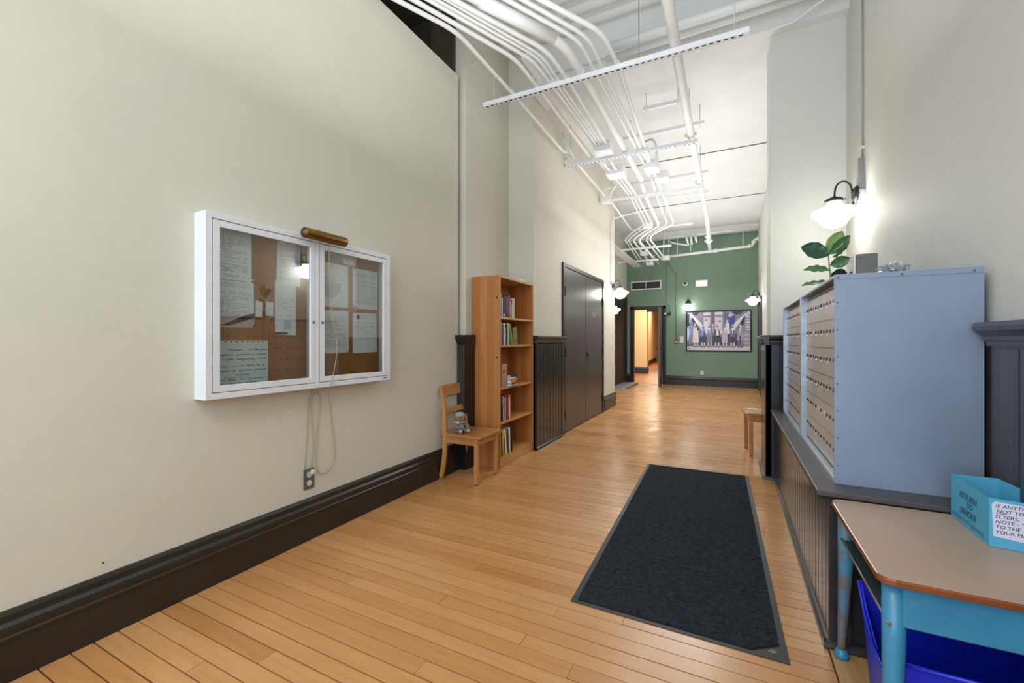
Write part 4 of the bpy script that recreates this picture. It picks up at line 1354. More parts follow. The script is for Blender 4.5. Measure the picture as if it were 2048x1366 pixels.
def leaf(base, tip, wdt, mi, droop=.15, roll=0.0, side=0.0):
    b, t_ = Vector(base), Vector(tip)
    ax_ = (t_ - b); ln = ax_.length; ax_.normalize()
    view = Vector((.16, -.98, .05)).normalized()
    sd = ax_.cross(view).normalized()
    q = Matrix.Rotation(roll, 3, ax_)
    sd = q @ sd
    nrm = sd.cross(ax_).normalized()
    nu, nv = 14, 8
    vs, fs = [], []
    for i in range(nu + 1):
        u = i / nu
        shp = (math.sin(PI * min(1, u ** .8)) ** .75) * (0.55 + 0.45 * u) if 0 < u < 1 else 0.02
        c = b + ax_ * ln * u + nrm * (-droop * ln * (u ** 2)) + nrm * .0
        for j in range(nv + 1):
            v = j / nv * 2 - 1
            rip = .004 * math.sin(u * 22 + abs(v) * 3) * abs(v)
            cup = .20 * wdt * v * v
            vs.append(c + sd * v * wdt * shp + nrm * (cup + rip))
    for i in range(nu):
        for j in range(nv):
            a = i * (nv + 1) + j
            fs.append((a, a + 1, a + nv + 2, a + nv + 1))
    mb = MB().add(vs, fs, 0, True)
    o = part('leaf', mb, LG[mi], pt)
    sol = o.modifiers.new('thick', 'SOLIDIFY'); sol.thickness = .0012
    pts = [b + ax_ * ln * u + nrm * (-droop * ln * u * u - .0012) for u in [k / 8 for k in range(9)]]
    part('midrib', MB().sweep(pts, [.0016 - .00015 * k for k in range(9)], 6), M_VEIN, pt)


Yp = 3.30
leaf((.537, Yp, 1.750), (.396, Yp - .03, 1.815), .072, 0, .10, .15)
leaf((.537, Yp, 1.765), (.612, Yp + .02, 1.892), .058, 1, -.05, -.3)
leaf((.540, Yp, 1.760), (.645, Yp - .02, 1.860), .050, 2, .05, .5)
leaf((.560, Yp, 1.740), (.655, Yp + .03, 1.815), .036, 2, .1, 1.15)
leaf((.545, Yp, 1.655), (.418, Yp - .03, 1.688), .046, 2, .25, .75)
leaf((.547, Yp, 1.690), (.645, Yp - .02, 1.722), .048, 2, .1, .35)
leaf((.547, Yp, 1.625), (.645, Yp + .03, 1.640), .044, 3, .2, .2)
leaf((.545, Yp, 1.585), (.398, Yp - .04, 1.578), .042, 2, .1, 1.1)

# ------------------------------------------------------------------ desk
dk = thing('school_desk', 'school desk with beige laminate top and turquoise metal legs under the mailbox shelf', 'desk', (.58, 1.80, 0))
TX0, TX1, TY0, TY1, TT = .345, .825, 1.447, 2.088, .600


def rrect(x0, y0, x1, y1, r, n=6):
    out = []
    for cx_, cy_, a0 in ((x1 - r, y0 + r, -PI / 2), (x1 - r, y1 - r, 0), (x0 + r, y1 - r, PI / 2), (x0 + r, y0 + r, PI)):
        for i in range(n + 1):
            a = a0 + PI / 2 * i / n
            out.append((cx_ + r * math.cos(a), cy_ + r * math.sin(a)))
    return out


part('desk_edge', MB().prism(rrect(TX0, TY0, TX1, TY1, .035), 'z', TT - .020, TT - .001), M_EDGE, dk, .004)
part('desk_top', MB().prism(rrect(TX0 + .004, TY0 + .004, TX1 - .004, TY1 - .004, .032), 'z', TT - .002, TT), M_LAM, dk)
for lx, ly, mt in ((.388, 1.497, M_TURQ), (.388, 2.040, M_RUST), (.785, 1.497, M_TURQ), (.785, 2.040, M_TURQ)):
    sx = -.010 if lx < .5 else .010
    sy = -.020 if ly < 1.8 else .020
    pts = [(lx, ly, .578), (lx, ly, .40), (lx + sx * .5, ly + sy * .4, .22), (lx + sx, ly + sy, .05), (lx + sx, ly + sy, .03)]
    lg = part('leg', MB().sweep(pts, [.026, .0255, .019, .013, .013], 20), mt, dk)
    part('foot_cap', MB().lathe([(.024, 0), (.025, .010), (.020, .024), (.014, .034)], (lx + sx, ly + sy, .0015), 'z', 20), M_TURQ, lg)
part('apron', MB().box(.400, 1.470, .470, .775, 1.476, .580), M_TURQ, dk, .002)
part('apron', MB().box(.400, 2.058, .470, .775, 2.064, .580), M_TURQ, dk, .002)
part('back_panel', MB().box(.790, 1.50, .455, .796, 2.04, .580), M_TURQ, dk)
part('book_tray', MB().box(.380, 1.476, .466, .79, 2.058, .470), plain('dark_steel_tray', '#33403f', '#2a3534', .5), dk)
part('tray_lip', MB().sweep([(.372, 1.47, .470), (.372, 2.066, .470)], .0045, 10), plain('bare_steel_rod', '#8d9088', '#7d8078', .3, .7), dk)


# recycling bins under the desk
def bin_(label, x0, y0, x1, y1, h, scoop):
    o = thing('recycling_bin', label, 'bin', ((x0 + x1) / 2, (y0 + y1) / 2, 0), world=False)
    hx, hy = (x1 - x0) / 2, (y1 - y0) / 2
    tp = .88
    th = .006
    fh = h - scoop

    def P(sx, sy, z, k=1.0, off=0):
        q = tp + (1 - tp) * z / h
        return (sx * (hx * q - off), sy * (hy * q - off), z)
    # outer shell with a scooped front (-x side)
    mb = MB()
    outer, inner = [], []
    prof = [(-1, -1), (1, -1), (1, 1), (-1, 1)]
    mid = .35
    ring = []
    cols = [(-1, -1, h), (1, -1, h), (1, 1, h), (-1, 1, h), (-1, .78, h - scoop * .55), (-1, .35, fh), (-1, -.35, fh), (-1, -.78, h - scoop * .55)]
    n = len(cols)
    vb = [P(a, b, .002) for a, b, _ in cols]; vt = [P(a, b, z) for a, b, z in cols]
    ib = [P(a, b, .010, off=th) for a, b, _ in cols]; it = [P(a, b, z, off=th) for a, b, z in cols]
    V = vb + vt + it + ib
    F = []
    for i in range(n):
        j = (i + 1) % n
        F += [(i, j, n + j, n + i), (n + i, n + j, 2 * n + j, 2 * n + i), (2 * n + i, 2 * n + j, 3 * n + j, 3 * n + i)]
    F.append(tuple(range(n))[::-1]); F.append(tuple(3 * n + i for i in range(n)))
    mb.add(V, F)
    part('tub', mb, M_BLUE, o)
    rim = [P(a, b, z, off=-.004) for a, b, z in cols]
    part('rim', MB().sweep([rim[k] for k in list(range(n)) + [0]], .006, 8), M_BLUE, o)
    for xx in (-.4, .0, .4, .75):
        for sy in (-1, 1):
            a = P(xx, sy, .02, off=-.002); b = P(xx, sy, h * .9, off=-.002)
            part('rib', MB().sweep([a, b], .006, 6, square=False), M_BLUE, o)
    return o


bin_('royal blue plastic recycling bin with a dipped front standing under the school desk', .412, 1.515, .80, 1.955, .350, .14)

# cyan card box on the desk
cb = thing('card_box', 'open box folded from cyan card with a handwritten note, on the school desk', 'box', (.77, 1.95, TT))
foot = [(.695, 2.075), (.692, 1.812), (.790, 1.800), (.838, 1.86), (.838, 2.00), (.815, 2.075)]
hz = [.147, .147, .143, .145, .138, .147]
n = len(foot)
cxx = sum(p[0] for p in foot) / n; cyy = sum(p[1] for p in foot) / n
inn = [(x + (cxx - x) * .02, y + (cyy - y) * .02) for x, y in foot]
V = [(x, y, TT + .0008) for x, y in foot] + [(x, y, TT + hz[i]) for i, (x, y) in enumerate(foot)] + [(x, y, TT + hz[i]) for i, (x, y) in enumerate(inn)] + [(x, y, TT + .003) for x, y in inn]
F = []
for i in range(n):
    j = (i + 1) % n
    F += [(i, j, n + j, n + i), (n + i, n + j, 2 * n + j, 2 * n + i), (2 * n + i, 2 * n + j, 3 * n + j, 3 * n + i)]
F.append(tuple(range(n))[::-1]); F.append(tuple(3 * n + i for i in range(n)))
part('card_walls', MB().add(V, F), M_CYAN, cb)
# writing on the left face (normal -x); right = -y
fx = .6912
def on_left(body, size, y, z, sh=.2):
    text_part('handwriting', body, size, M_INKB, (fx + (.003 * (y - 1.812) / .263) - .0012, y, z), (0.0114, -1, 0), (0, 0, 1), cb, 'CENTER', sh)
on_left('RETURN', .030, 1.945, TT + .092)
on_left('TO', .026, 1.935, TT + .068)
on_left('SENDER', .030, 1.945, TT + .040)
mbx = MB()
R = random.Random(21)
prev = None
for wds in ((2.06, 1.99), (1.975, 1.945), (1.93, 1.845)):
    y = wds[0]; up = 1
    prev = (y, TT + .018)
    while y > wds[1]:
        y -= .005
        q = (y, TT + (.026 if up > 0 else .014) + R.uniform(-.003, .003)); up = -up
        a, b = Vector((0,) + prev), Vector((0,) + q); d = b - a; nr = Vector((0, -d.z, d.y)).normalized() * .0007
        mbx.add([(fx - .0014 + .003 * (v.y - 1.812) / .263, v.y, v.z) for v in (a + nr, b + nr, b - nr, a - nr)], [(0, 1, 2, 3)])
        prev = q
part('handwriting', mbx, M_INKB, cb)
# note on the near face
A = Vector((.692, 1.812, TT)); Bv = Vector((.790, 1.800, TT)); rr = (Bv - A).normalized(); nn_ = Vector((rr.y, -rr.x, 0))
o_ = A + rr * .008 + nn_ * .0012
nt = [o_ + Vector((0, 0, .034)), o_ + rr * .088 + Vector((0, 0, .026)), o_ + rr * .088 + Vector((0, 0, .134)), o_ + rr * .004 + Vector((0, 0, .138)), o_ + rr * -.003 + Vector((0, 0, .130))]
V = [tuple(p) for p in nt] + [tuple(p + nn_ * .0006) for p in nt]
k = len(nt)
note = part('note', MB().add(V, [tuple(range(k))[::-1], tuple(range(k, 2 * k))] + [(i, (i + 1) % k, k + (i + 1) % k, k + i) for i in range(k)]), M_NOTE, cb, label='white note with purple handwriting')
for i, tx in enumerate(['IF ANYTHING', 'NOT TO', 'FLYERS,', 'NOTE - "N', 'TO THE', 'YOUR MAIL']):
    p = o_ + rr * (.004 if i != 1 else .006) + nn_ * .0009 + Vector((0, 0, .121 - i * .0155))
    me = text_mesh(tx, .0145, 'LEFT', .15)
    me.materials.clear(); me.materials.append(M_INK)
    me.transform(Matrix(((rr.x, 0, nn_.x, p.x), (rr.y, 0, nn_.y, p.y), (rr.z, 1, nn_.z, p.z), (0, 0, 0, 1))))
    part('handwriting', me, M_INK, cb)
p = o_ + rr * .006 + nn_ * .001 + Vector((0, 0, .103))
part('underline', MB().add([tuple(p), tuple(p + rr * .022), tuple(p + rr * .022 + Vector((0, 0, .0012))), tuple(p + Vector((0, 0, .0012)))], [(0, 1, 2, 3)]), M_INK, cb)

# ------------------------------------------------------------------ green wall fittings
GY = 12.65
ph = thing('framed_photograph', 'large framed black and white group photograph on the green wall', 'picture', (-.325, GY, .925))
PX0, PX1, PZ0, PZ1 = -1.105, .458, .930, 2.020
mb = MB()
for b_ in ((PX0, PZ0, PX1, PZ0 + .030), (PX0, PZ1 - .030, PX1, PZ1), (PX0, PZ0 + .03, PX0 + .030, PZ1 - .03), (PX1 - .030, PZ0 + .03, PX1, PZ1 - .03)):
    mb.box(b_[0], GY - .035, b_[1], b_[2], GY, b_[3])
part('frame', mb, M_BLACK, ph)
pm = {}


def pmat(c):
    if c not in pm:
        pm[c] = plain('print_tone_' + c[1:], c, None, .45, scale=18)
    return pm[c]


tones = ['#8f8aa0', '#c9c5d6', '#e6e3ee', '#5c5a74', '#34354c', '#a9a2b8', '#3b4fa0', '#7fa3dc', '#b9b2c4', '#6e6884', '#d8d2dc', '#4a4658', '#26283a', '#c4b8c4']
mats = [pmat(c) for c in tones]
PW, PH_ = PX1 - PX0 - .06, PZ1 - PZ0 - .06
layers = [0]


def pq(u, v, yoff):
    return (PX0 + .03 + u * PW, GY - .012 - yoff, PZ0 + .03 + v * PH_)


pmb = MB()


def shape(pts, tone):
    layers[0] += 1
    yo = layers[0] * .00006
    vs = [pq(u, v, yo) for u, v in pts]
    pmb.add(vs, [tuple(range(len(vs)))], tones.index(tone))


def ell(cu, cv, ru, rv, tone, n=10):
    shape([(cu + ru * math.cos(2 * PI * k / n), cv + rv * math.sin(2 * PI * k / n)) for k in range(n)], tone)


shape([(0, 0), (1, 0), (1, 1), (0, 1)], '#8f8aa0')
shape([(0, 0), (1, 0), (1, .12), (0, .12)], '#d8d2dc')
shape([(.0, .10), (1, .10), (1, .16), (.0, .16)], '#6e6884')
shape([(.1, .15), (.86, .15), (.86, .42), (.1, .42)], '#4a4658')
# doorway columns and panes
shape([(.20, .35), (.66, .35), (.66, 1), (.20, 1)], '#8f8aa0')
for a, b in ((.27, .38), (.455, .575)):
    shape([(a, .52), (b, .52), (b, .86), (a, .86)], '#c9c5d6'); shape([(a, .91), (b, .91), (b, .98), (a, .98)], '#e6e3ee')
    shape([(a + .01, .56), (b - .01, .56), (b - .01, .84), (a + .01, .84)], '#d8d2dc')
shape([(.40, .35), (.44, .35), (.44, 1), (.40, 1)], '#6e6884'); shape([(.60, .35), (.625, .35), (.625, 1), (.60, 1)], '#6e6884')
shape([(.64, .95), (.72, .97), (.78, .85), (.74, .55), (.66, .50), (.64, .7)], '#3b4fa0'); shape([(.65, .88), (.70, .98), (.75, .90), (.70, .84)], '#c9c5d6')
# arches either side
for sgn in (0, 1):
    f = (lambda u: u) if sgn else (lambda u: 1 - u)
    arc = [(f(.72 + .27 * (t_ ** 1.0)), .55 + .44 * (t_ ** .62)) for t_ in [k / 10 for k in range(11)]]
    arc2 = [(f(.76 + .235 * (t_ ** 1.0)), .50 + .43 * (t_ ** .75)) for t_ in [k / 10 for k in range(11)]]
    shape(arc + arc2[::-1], '#e6e3ee')
    shape([(f(.80), .52), (f(.86), .74), (f(.93), .90), (f(.90), .66), (f(.86), .56)], '#26283a')
shape([(.72, .99), (.90, .99), (.86, .92), (.78, .90)], '#34354c'); shape([(.08, .99), (.20, .99), (.16, .90), (.10, .92)], '#34354c')
for k in range(7):
    shape([(.93, .50 + k * .065), (1, .50 + k * .065), (1, .545 + k * .065), (.935, .54 + k * .065)], '#d8d2dc' if k % 2 else '#c9c5d6')
    shape([(.90, .10 + k * .055), (1, .10 + k * .055), (1, .145 + k * .055), (.905, .14 + k * .055)], '#c4b8c4' if k % 2 else '#a9a2b8')
# blue draped cloth
shape([(0, .2), (.03, .22), (.07, .42), (.08, .60), (.05, .62), (0, .62)], '#7fa3dc'); shape([(.0, .25), (.02, .28), (.04, .45), (.02, .6), (0, .55)], '#e6e3ee')
shape([(.0, .62), (.05, .65), (.045, .95), (.0, .97)], '#34354c'); shape([(.03, .7), (.05, .7), (.06, .95), (.04, .97)], '#7fa3dc')


def person_print(u, top, coat, w_=.05, leg='#d8d2dc', hem=.20, feet=True, skirt=None):
    shape([(u - w_, hem), (u + w_, hem), (u + w_ * .78, top - .18), (u + w_ * .55, top - .10), (u - w_ * .55, top - .10), (u - w_ * .78, top - .18)], coat)
    if skirt:
        shape([(u - w_ * .95, hem), (u + w_ * .95, hem), (u + w_ * .7, hem + .14), (u - w_ * .7, hem + .14)], skirt)
    ell(u, top - .045, w_ * .42, .045, '#e6e3ee')
    ell(u, top - .015, w_ * .46, .03, '#8f8aa0', 8)
    shape([(u - w_ * .18, top - .10), (u + w_ * .18, top - .10), (u, top - .24)], '#e6e3ee')
    if feet:
        for s_ in (-.4, .45):
            shape([(u + s_ * w_ - .010, .09), (u + s_ * w_ + .012, .09), (u + s_ * w_ + .012, hem), (u + s_ * w_ - .012, hem)], leg)
            shape([(u + s_ * w_ - .016, .075), (u + s_ * w_ + .016, .075), (u + s_ * w_ + .012, .10), (u + s_ * w_ - .012, .10)], '#26283a')


for u, tp_, ct, w_ in ((.13, .72, '#d8d2dc', .04), (.31, .80, '#e6e3ee', .045), (.42, .70, '#8f8aa0', .035), (.53, .76, '#d8d2dc', .05), (.65, .80, '#e6e3ee', .045), (.73, .66, '#8f8aa0', .035)):
    person_print(u, tp_, ct, w_, hem=.42, feet=False)
person_print(.145, .62, '#e6e3ee', .055)
person_print(.265, .60, '#3b4fa0', .05, skirt='#4a4658')
shape([(.23, .40), (.25, .56), (.29, .56), (.27, .42), (.24, .34)], '#7fa3dc')
person_print(.37, .62, '#8f8aa0', .05)
person_print(.49, .63, '#34354c', .055, skirt='#4a4658')
shape([(.465, .38), (.52, .38), (.51, .52), (.475, .52)], '#e6e3ee')
person_print(.61, .62, '#c4b8c4', .05)
person_print(.73, .60, '#6e6884', .05, skirt='#4a4658')
person_print(.85, .66, '#a9a2b8', .055, leg='#8f8aa0', hem=.26)
shape([(.845, .20), (.855, .20), (.86, .36), (.84, .36)], '#26283a')
shape([(.02, .04), (.045, .04), (.045, .055), (.02, .055)], '#4a4658')
part('print', pmb, mats, ph)

vt = thing('air_diffuser', 'white ventilation grille above the open door on the green wall', 'vent', (-2.15, GY, 2.68))
VX0, VX1, VZ0, VZ1 = -2.575, -1.745, 2.655, 2.905
mb = MB()
for b_ in ((VX0, VZ0, VX1, VZ0 + .035), (VX0, VZ1 - .035, VX1, VZ1), (VX0, VZ0 + .035, VX0 + .035, VZ1 - .035), (VX1 - .035, VZ0 + .035, VX1, VZ1 - .035)):
    mb.box(b_[0], GY - .03, b_[1], b_[2], GY, b_[3])
mb.box(-2.168, GY - .028, VZ0 + .03, -2.152, GY, VZ1 - .03)
part('frame', mb, M_CHAN, vt)
part('backing', MB().box(VX0 + .03, GY - .008, VZ0 + .03, VX1 - .03, GY - .002, VZ1 - .03), M_BLACK, vt)
for k in range(9):
    z = VZ0 + .045 + k * .0195
    part('slat', MB().hexa([(VX0 + .03, GY - .026, z), (VX1 - .03, GY - .026, z), (VX1 - .03, GY - .010, z + .006), (VX0 + .03, GY - .010, z + .006),
                           (VX0 + .03, GY - .026, z + .003), (VX1 - .03, GY - .026, z + .003), (VX1 - .03, GY - .010, z + .009), (VX0 + .03, GY - .010, z + .009)]), plain('grey_louvre', '#7c7d7e', '#6c6d6e', .5), vt)
o = solo('security_camera', MB().lathe([(.062, 0), (.062, -.02), (.058, -.05), (.045, -.062)], (-1.118, GY, 2.76), 'y', 28), M_CHAN, 'round white dome camera on the green wall, left of the pale sign box', 'camera')
child_of_solo('lens', MB().ball((-1.118, GY - .060, 2.772), (.036, .012, .036), n=18), M_BLACK, o)
o = solo('sign_box', MB().box(-.868, GY - .06, 2.655, -.560, GY, 2.838), M_CHAN, 'pale pinkish lit sign box high on the green wall', 'sign', bevel=.008)
child_of_solo('lit_face', MB().box(-.840, GY - .064, 2.680, -.590, GY - .060, 2.815), emis('faint_pink_panel', (1.0, .70, .66, 1), .42), o)
pl_ = thing('fire_pull_station', 'small red fire alarm pull station under a thin conduit on the green wall', 'alarm', (-1.35, GY, 1.14))
part('housing', MB().box(-1.39, GY - .045, 1.140, -1.315, GY, 1.255), M_RED, pl_, .005)
part('handle', MB().box(-1.378, GY - .055, 1.165, -1.327, GY - .045, 1.190), M_IVORY, pl_, .002)
part('conduit', MB().sweep([(-1.352, GY - .012, 1.25), (-1.352, GY - .012, 3.02), (-1.60, GY - .012, 3.42)], .009, 8), plain('sage_painted_conduit', '#7f9a86', '#728e7a', .4), pl_)
o = solo('wall_plate', MB().box(-1.262, GY - .012, 1.155, -1.160, GY, 1.330), M_IVORY, 'ivory blank plate between the red alarm and the framed photograph', 'wall plate', bevel=.003)
o = solo('wall_outlet', MB().box(-.745, GY - .010, .290, -.665, GY, .410), M_IVORY, 'ivory outlet low on the green wall below the photograph', 'outlet', bevel=.003)
for z in (.325, .375):
    child_of_solo('socket', MB().box(-.718, GY - .0115, z - .015, -.692, GY - .010, z + .015), M_PAPER, o)
mb = MB().sweep(fillet([(-1.597, GY - .012, 3.45), (-1.597, GY - .012, 2.28), (-1.50, GY - .012, 2.16), (-1.50, GY - .012, 1.98)], .15), .010, 8)
o = solo('wire_conduit', mb, plain('sage_painted_conduit', '#8aa390', '#7c9683', .4), 'thin green painted conduit beside the open door ending in a small box', 'conduit', base=(-1.55, GY, 1.95))
child_of_solo('junction_box', MB().box(-1.60, GY - .06, 1.93, -1.49, GY, 1.99), M_IRON, o)
child_of_solo('door_magnet', MB().box(-1.66, GY - .10, 1.935, -1.60, GY - .04, 1.985), M_IVORY, o)

# ------------------------------------------------------------------ overhead strut channels
def strut(label, x0, x1, y, z, rods=(), slots=True, wdt=.041, y1=None):
    y1 = y if y1 is None else y1
    o = thing('strut_channel', label, 'strut channel', ((x0 + x1) / 2, (y + y1) / 2, z), 'slotted strut channels across the corridor')
    h = wdt / 2

    def Y(x):
        return y + (y1 - y) * (x - x0) / (x1 - x0)
    mb = MB()
    mb.hexa([(x0, Y(x0) - h, z), (x1, Y(x1) - h, z), (x1, Y(x1) + h, z), (x0, Y(x0) + h, z), (x0, Y(x0) - h, z + wdt), (x1, Y(x1) - h, z + wdt), (x1, Y(x1) + h, z + wdt), (x0, Y(x0) + h, z + wdt)])
    part('channel', mb, M_CHAN, o, .002)
    if slots:
        mb = MB(); x = x0 + .03
        while x < x1 - .04:
            yc = Y(x + .014)
            mb.box(x, yc - .007, z - .0012, x + .028, yc + .007, z + .001); x += .0508
        part('slot_row', mb, M_SLOT, o, kind='stuff')
    for rx in rods:
        top = ZT if Y(rx) < 4.4 else 4.15
        part('threaded_rod', MB().sweep([(rx, Y(rx), z - .02), (rx, Y(rx), top)], .004, 8), M_ALU, o)
    return o


strut('nearest slotted strut channel, reaching right past the sprinkler main', -2.165, .12, 3.655, 3.50, (-2.05, .02))
strut('second slotted strut channel, under the first row of junction boxes', -1.955, -.35, 5.41, 3.50, (-1.88, -.44))
strut('third slotted strut channel, crossing before the pipes turn left', -1.93, -.385, 7.07, 3.50, (-1.75, -.42))
strut('short strut channel under the slanting pipe run at the left far end', -2.40, -1.16, 9.90, 3.255, (-2.0, -1.3))
strut('last low strut channel in front of the green wall', -2.69, -1.65, 11.47, 3.255, (-1.75,))
strut('plain bar fixed under the far ceiling behind the nearest channel', -1.33, -.30, 5.85, 3.90, (-1.2, -.35), False)
strut('plain short bar close under the far ceiling near the beam', -.94, -.50, 5.30, 3.95, (-.9, -.55), False)
strut('plain bar under the ceiling over the middle junction boxes', -1.93, -.32, 7.30, 3.80, (-1.6,), False)
strut('thin bar under the ceiling beyond the middle junction boxes', -1.93, -.34, 8.25, 3.80, (-.5,), False, .03)
strut('thin upper bar at the place where the pipes bend', -1.95, -.70, 9.55, 3.60, (-1.6,), False, .03)

# ------------------------------------------------------------------ pipes and conduits
PIPES = [
 (.017, [(-2.23, -1.2, 3.56), (-2.23, 1.88, 3.56), (-2.08, 2.23, 3.56), (-1.86, 2.72, 3.56), (-1.85, 3.69, 3.56), (-1.86, 5.05, 3.56), (-1.86, 5.20, 3.60), (-1.90, 5.18, 3.85)], 'leftmost thin white conduit turning up beyond the second strut channel'),
 (.017, [(-2.17, -1.2, 3.56), (-2.17, 1.84, 3.56), (-1.97, 2.29, 3.56), (-1.60, 3.22, 3.56), (-1.60, 3.71, 3.56), (-1.61, 5.47, 3.56)], 'second white conduit from the left above the nearest strut channel'),
 (.015, [(-2.11, -1.2, 3.56), (-2.11, 1.81, 3.56), (-1.88, 2.33, 3.56), (-1.48, 3.3, 3.56), (-1.47, 3.7, 3.56), (-1.44, 5.10, 3.56)], 'third white conduit from the left above the nearest strut channel'),
 (.012, [(-2.06, -1.2, 3.56), (-2.06, 1.84, 3.56), (-1.83, 2.36, 3.56), (-1.425, 3.29, 3.56), (-1.428, 3.68, 3.56), (-1.40, 5.10, 3.56)], 'thin white conduit, left one of the close pair at the nearest strut channel'),
 (.012, [(-2.01, -1.2, 3.56), (-2.01, 1.85, 3.56), (-1.77, 2.39, 3.56), (-1.385, 3.29, 3.56), (-1.392, 3.69, 3.56), (-1.37, 5.10, 3.56)], 'thin white conduit, right one of the close pair at the nearest strut channel'),
 (.019, [(-1.95, -1.2, 3.56), (-1.95, 1.92, 3.56), (-1.72, 2.43, 3.56), (-1.33, 3.24, 3.56), (-1.31, 3.71, 3.56), (-1.33, 5.10, 3.56)], 'white conduit just left of the thick pipe at the nearest strut channel'),
 (.038, [(-2.0, 1.65, 3.585), (-1.59, 2.53, 3.585), (-1.20, 3.24, 3.585), (-1.18, 3.75, 3.585), (-1.18, 6.53, 3.585)], 'thick white pipe with coupling bending in the middle of the conduit bundle'),
 (.016, [(-1.9, 1.55, 3.56), (-1.41, 2.57, 3.56), (-1.06, 3.24, 3.56), (-1.06, 3.7, 3.56), (-1.05, 4.28, 3.56), (-1.03, 6.38, 3.56)], 'thin white conduit first to the right of the thick pipe'),
 (.016, [(-1.8, 1.60, 3.56), (-1.31, 2.62, 3.56), (-.985, 3.24, 3.56), (-.99, 3.69, 3.56), (-.98, 5.62, 3.56), (-.97, 5.90, 3.56)], 'thin white conduit second to the right of the thick pipe'),
 (.019, [(-1.7, 1.65, 3.56), (-1.2, 2.68, 3.56), (-.875, 3.24, 3.56), (-.86, 3.7, 3.56), (-.89, 4.37, 3.56), (-.95, 5.90, 3.56)], 'rightmost white conduit of the bundle at the nearest strut channel'),
 (.014, [(-1.90, 5.20, 3.80), (-1.82, 5.40, 3.56), (-1.83, 6.95, 3.56)], 'thin white conduit along the left side between the second and third channels'),
 (.014, [(-1.80, 7.22, 3.55), (-1.84, 8.98, 3.50)], 'white conduit slanting along the left after the third channel'),
 (.013, [(-1.50, 6.10, 3.56), (-1.47, 7.19, 3.56), (-1.58, 9.00, 3.56), (-1.91, 9.10, 3.40), (-2.01, 9.25, 3.35), (-2.26, 12.5, 3.33)], 'outermost conduit of the bundle that bends left and then runs to the green wall'),
 (.013, [(-1.44, 6.10, 3.56), (-1.42, 7.22, 3.56), (-1.51, 9.10, 3.56), (-1.86, 9.20, 3.40), (-1.96, 9.33, 3.35), (-2.17, 12.6, 3.33)], 'second conduit of the bundle that bends left before the green wall'),
 (.020, [(-1.38, 6.10, 3.56), (-1.36, 7.24, 3.56), (-1.43, 9.2, 3.56), (-1.79, 9.30, 3.40), (-1.87, 9.42, 3.35), (-1.98, 12.2, 3.33)], 'third conduit, medium thick, of the bundle that bends left before the green wall'),
 (.030, [(-1.20, 6.62, 3.574), (-1.25, 7.3, 3.574), (-1.32, 9.25, 3.574), (-1.70, 9.36, 3.40), (-1.77, 9.52, 3.35), (-1.79, 12.6, 3.33)], 'thickest pipe of the bundle that bends left before the green wall'),
 (.015, [(-1.03, 6.45, 3.56), (-1.08, 7.25, 3.56), (-1.15, 9.14, 3.56), (-1.56, 9.33, 3.40), (-1.62, 9.50, 3.35), (-1.63, 12.0, 3.33)], 'thin conduit right of the thickest pipe in the bending bundle'),
 (.020, [(-.96, 6.12, 3.56), (-.98, 7.3, 3.56), (-1.03, 9.18, 3.56), (-1.48, 9.28, 3.40), (-1.53, 9.44, 3.35), (-1.53, 11.5, 3.33)], 'innermost conduit of the bundle that bends left before the green wall'),
 (.020, [(-.97, 6.12, 3.60), (-.90, 6.5, 3.62), (-.87, 6.9, 3.62)], 'short conduit stub leaving the right junction box'),
]
for r, pts, lb in PIPES:
    lo = min(p[2] for p in pts)
    o = solo('conduit', MB().sweep(fillet(pts, .14 if r < .03 else .16, 6), r, 12), M_PIPE, lb, 'pipe', 'white overhead pipes and conduits', base=(pts[0][0], pts[0][1], lo))
    # clamps at the channels
    for ys_ in (3.655, 5.41, 7.07):
        for (a, b) in zip(pts, pts[1:]):
            if a[1] < ys_ < b[1] and abs(b[0] - a[0]) < .3 and b[1] - a[1] > .3:
                t_ = (ys_ - a[1]) / (b[1] - a[1]); xx = a[0] + (b[0] - a[0]) * t_; z_ = a[2] + (b[2] - a[2]) * t_
                mb = MB().lathe([(r + .004, -.012), (r + .004, .012)], (xx, ys_, z_), 'y', 16)
                mb.box(xx - .004, ys_ - .012, z_ + r, xx + .004, ys_ + .012, z_ + r + .018)
                child_of_solo('clamp', mb, M_CHAN, o)
    if r == .038:
        child_of_solo('coupling', MB().sweep([(-1.56, 2.585, 3.585), (-1.24, 3.165, 3.585)], .045, 20), M_PIPE, o)

sp = thing('sprinkler_main', 'thickest white sprinkler main running the length of the corridor ceiling on the right', 'pipe', (-.42, 3.0, 3.58), 'white overhead pipes and conduits')
part('pipe', MB().sweep(fillet([(-.39, .2, 3.62), (-.40, 3.08, 3.62), (-.42, 5.0, 3.62), (-.43, 9.4, 3.62), (-.50, 11.9, 3.62), (-.50, 12.25, 3.60), (-.50, 12.25, 3.52)], .15), .042, 20), M_PIPE, sp)
for yy in (3.80, 5.45, 7.12, 11.0):
    part('pipe_clamp', MB().lathe([(.050, -.016), (.050, .016)], (-.41 - .01 * (yy - 3.8), yy, 3.62), 'y', 24).box(-.475 - .01 * (yy - 3.8), yy - .014, 3.60, -.345 - .01 * (yy - 3.8), yy + .014, 3.64), M_CHAN, sp)
part('coupling', MB().lathe([(.062, -.05), (.068, -.045), (.068, .045), (.062, .05)], (-.49, 11.45, 3.62), 'y', 24), M_PIPE, sp)
part('coupling', MB().box(-.58, 11.43, 3.60, -.40, 11.47, 3.64), M_PIPE, sp)
part('branch_socket', MB().lathe([(.060, -.04), (.060, .04)], (-.50, 12.25, 3.52), 'z', 20), M_PIPE, sp)
o = thing('crossing_pipe', 'lower white cross pipe with an elbow in front of the green wall', 'pipe', (-.6, 12.25, 3.47), 'white overhead pipes and conduits')
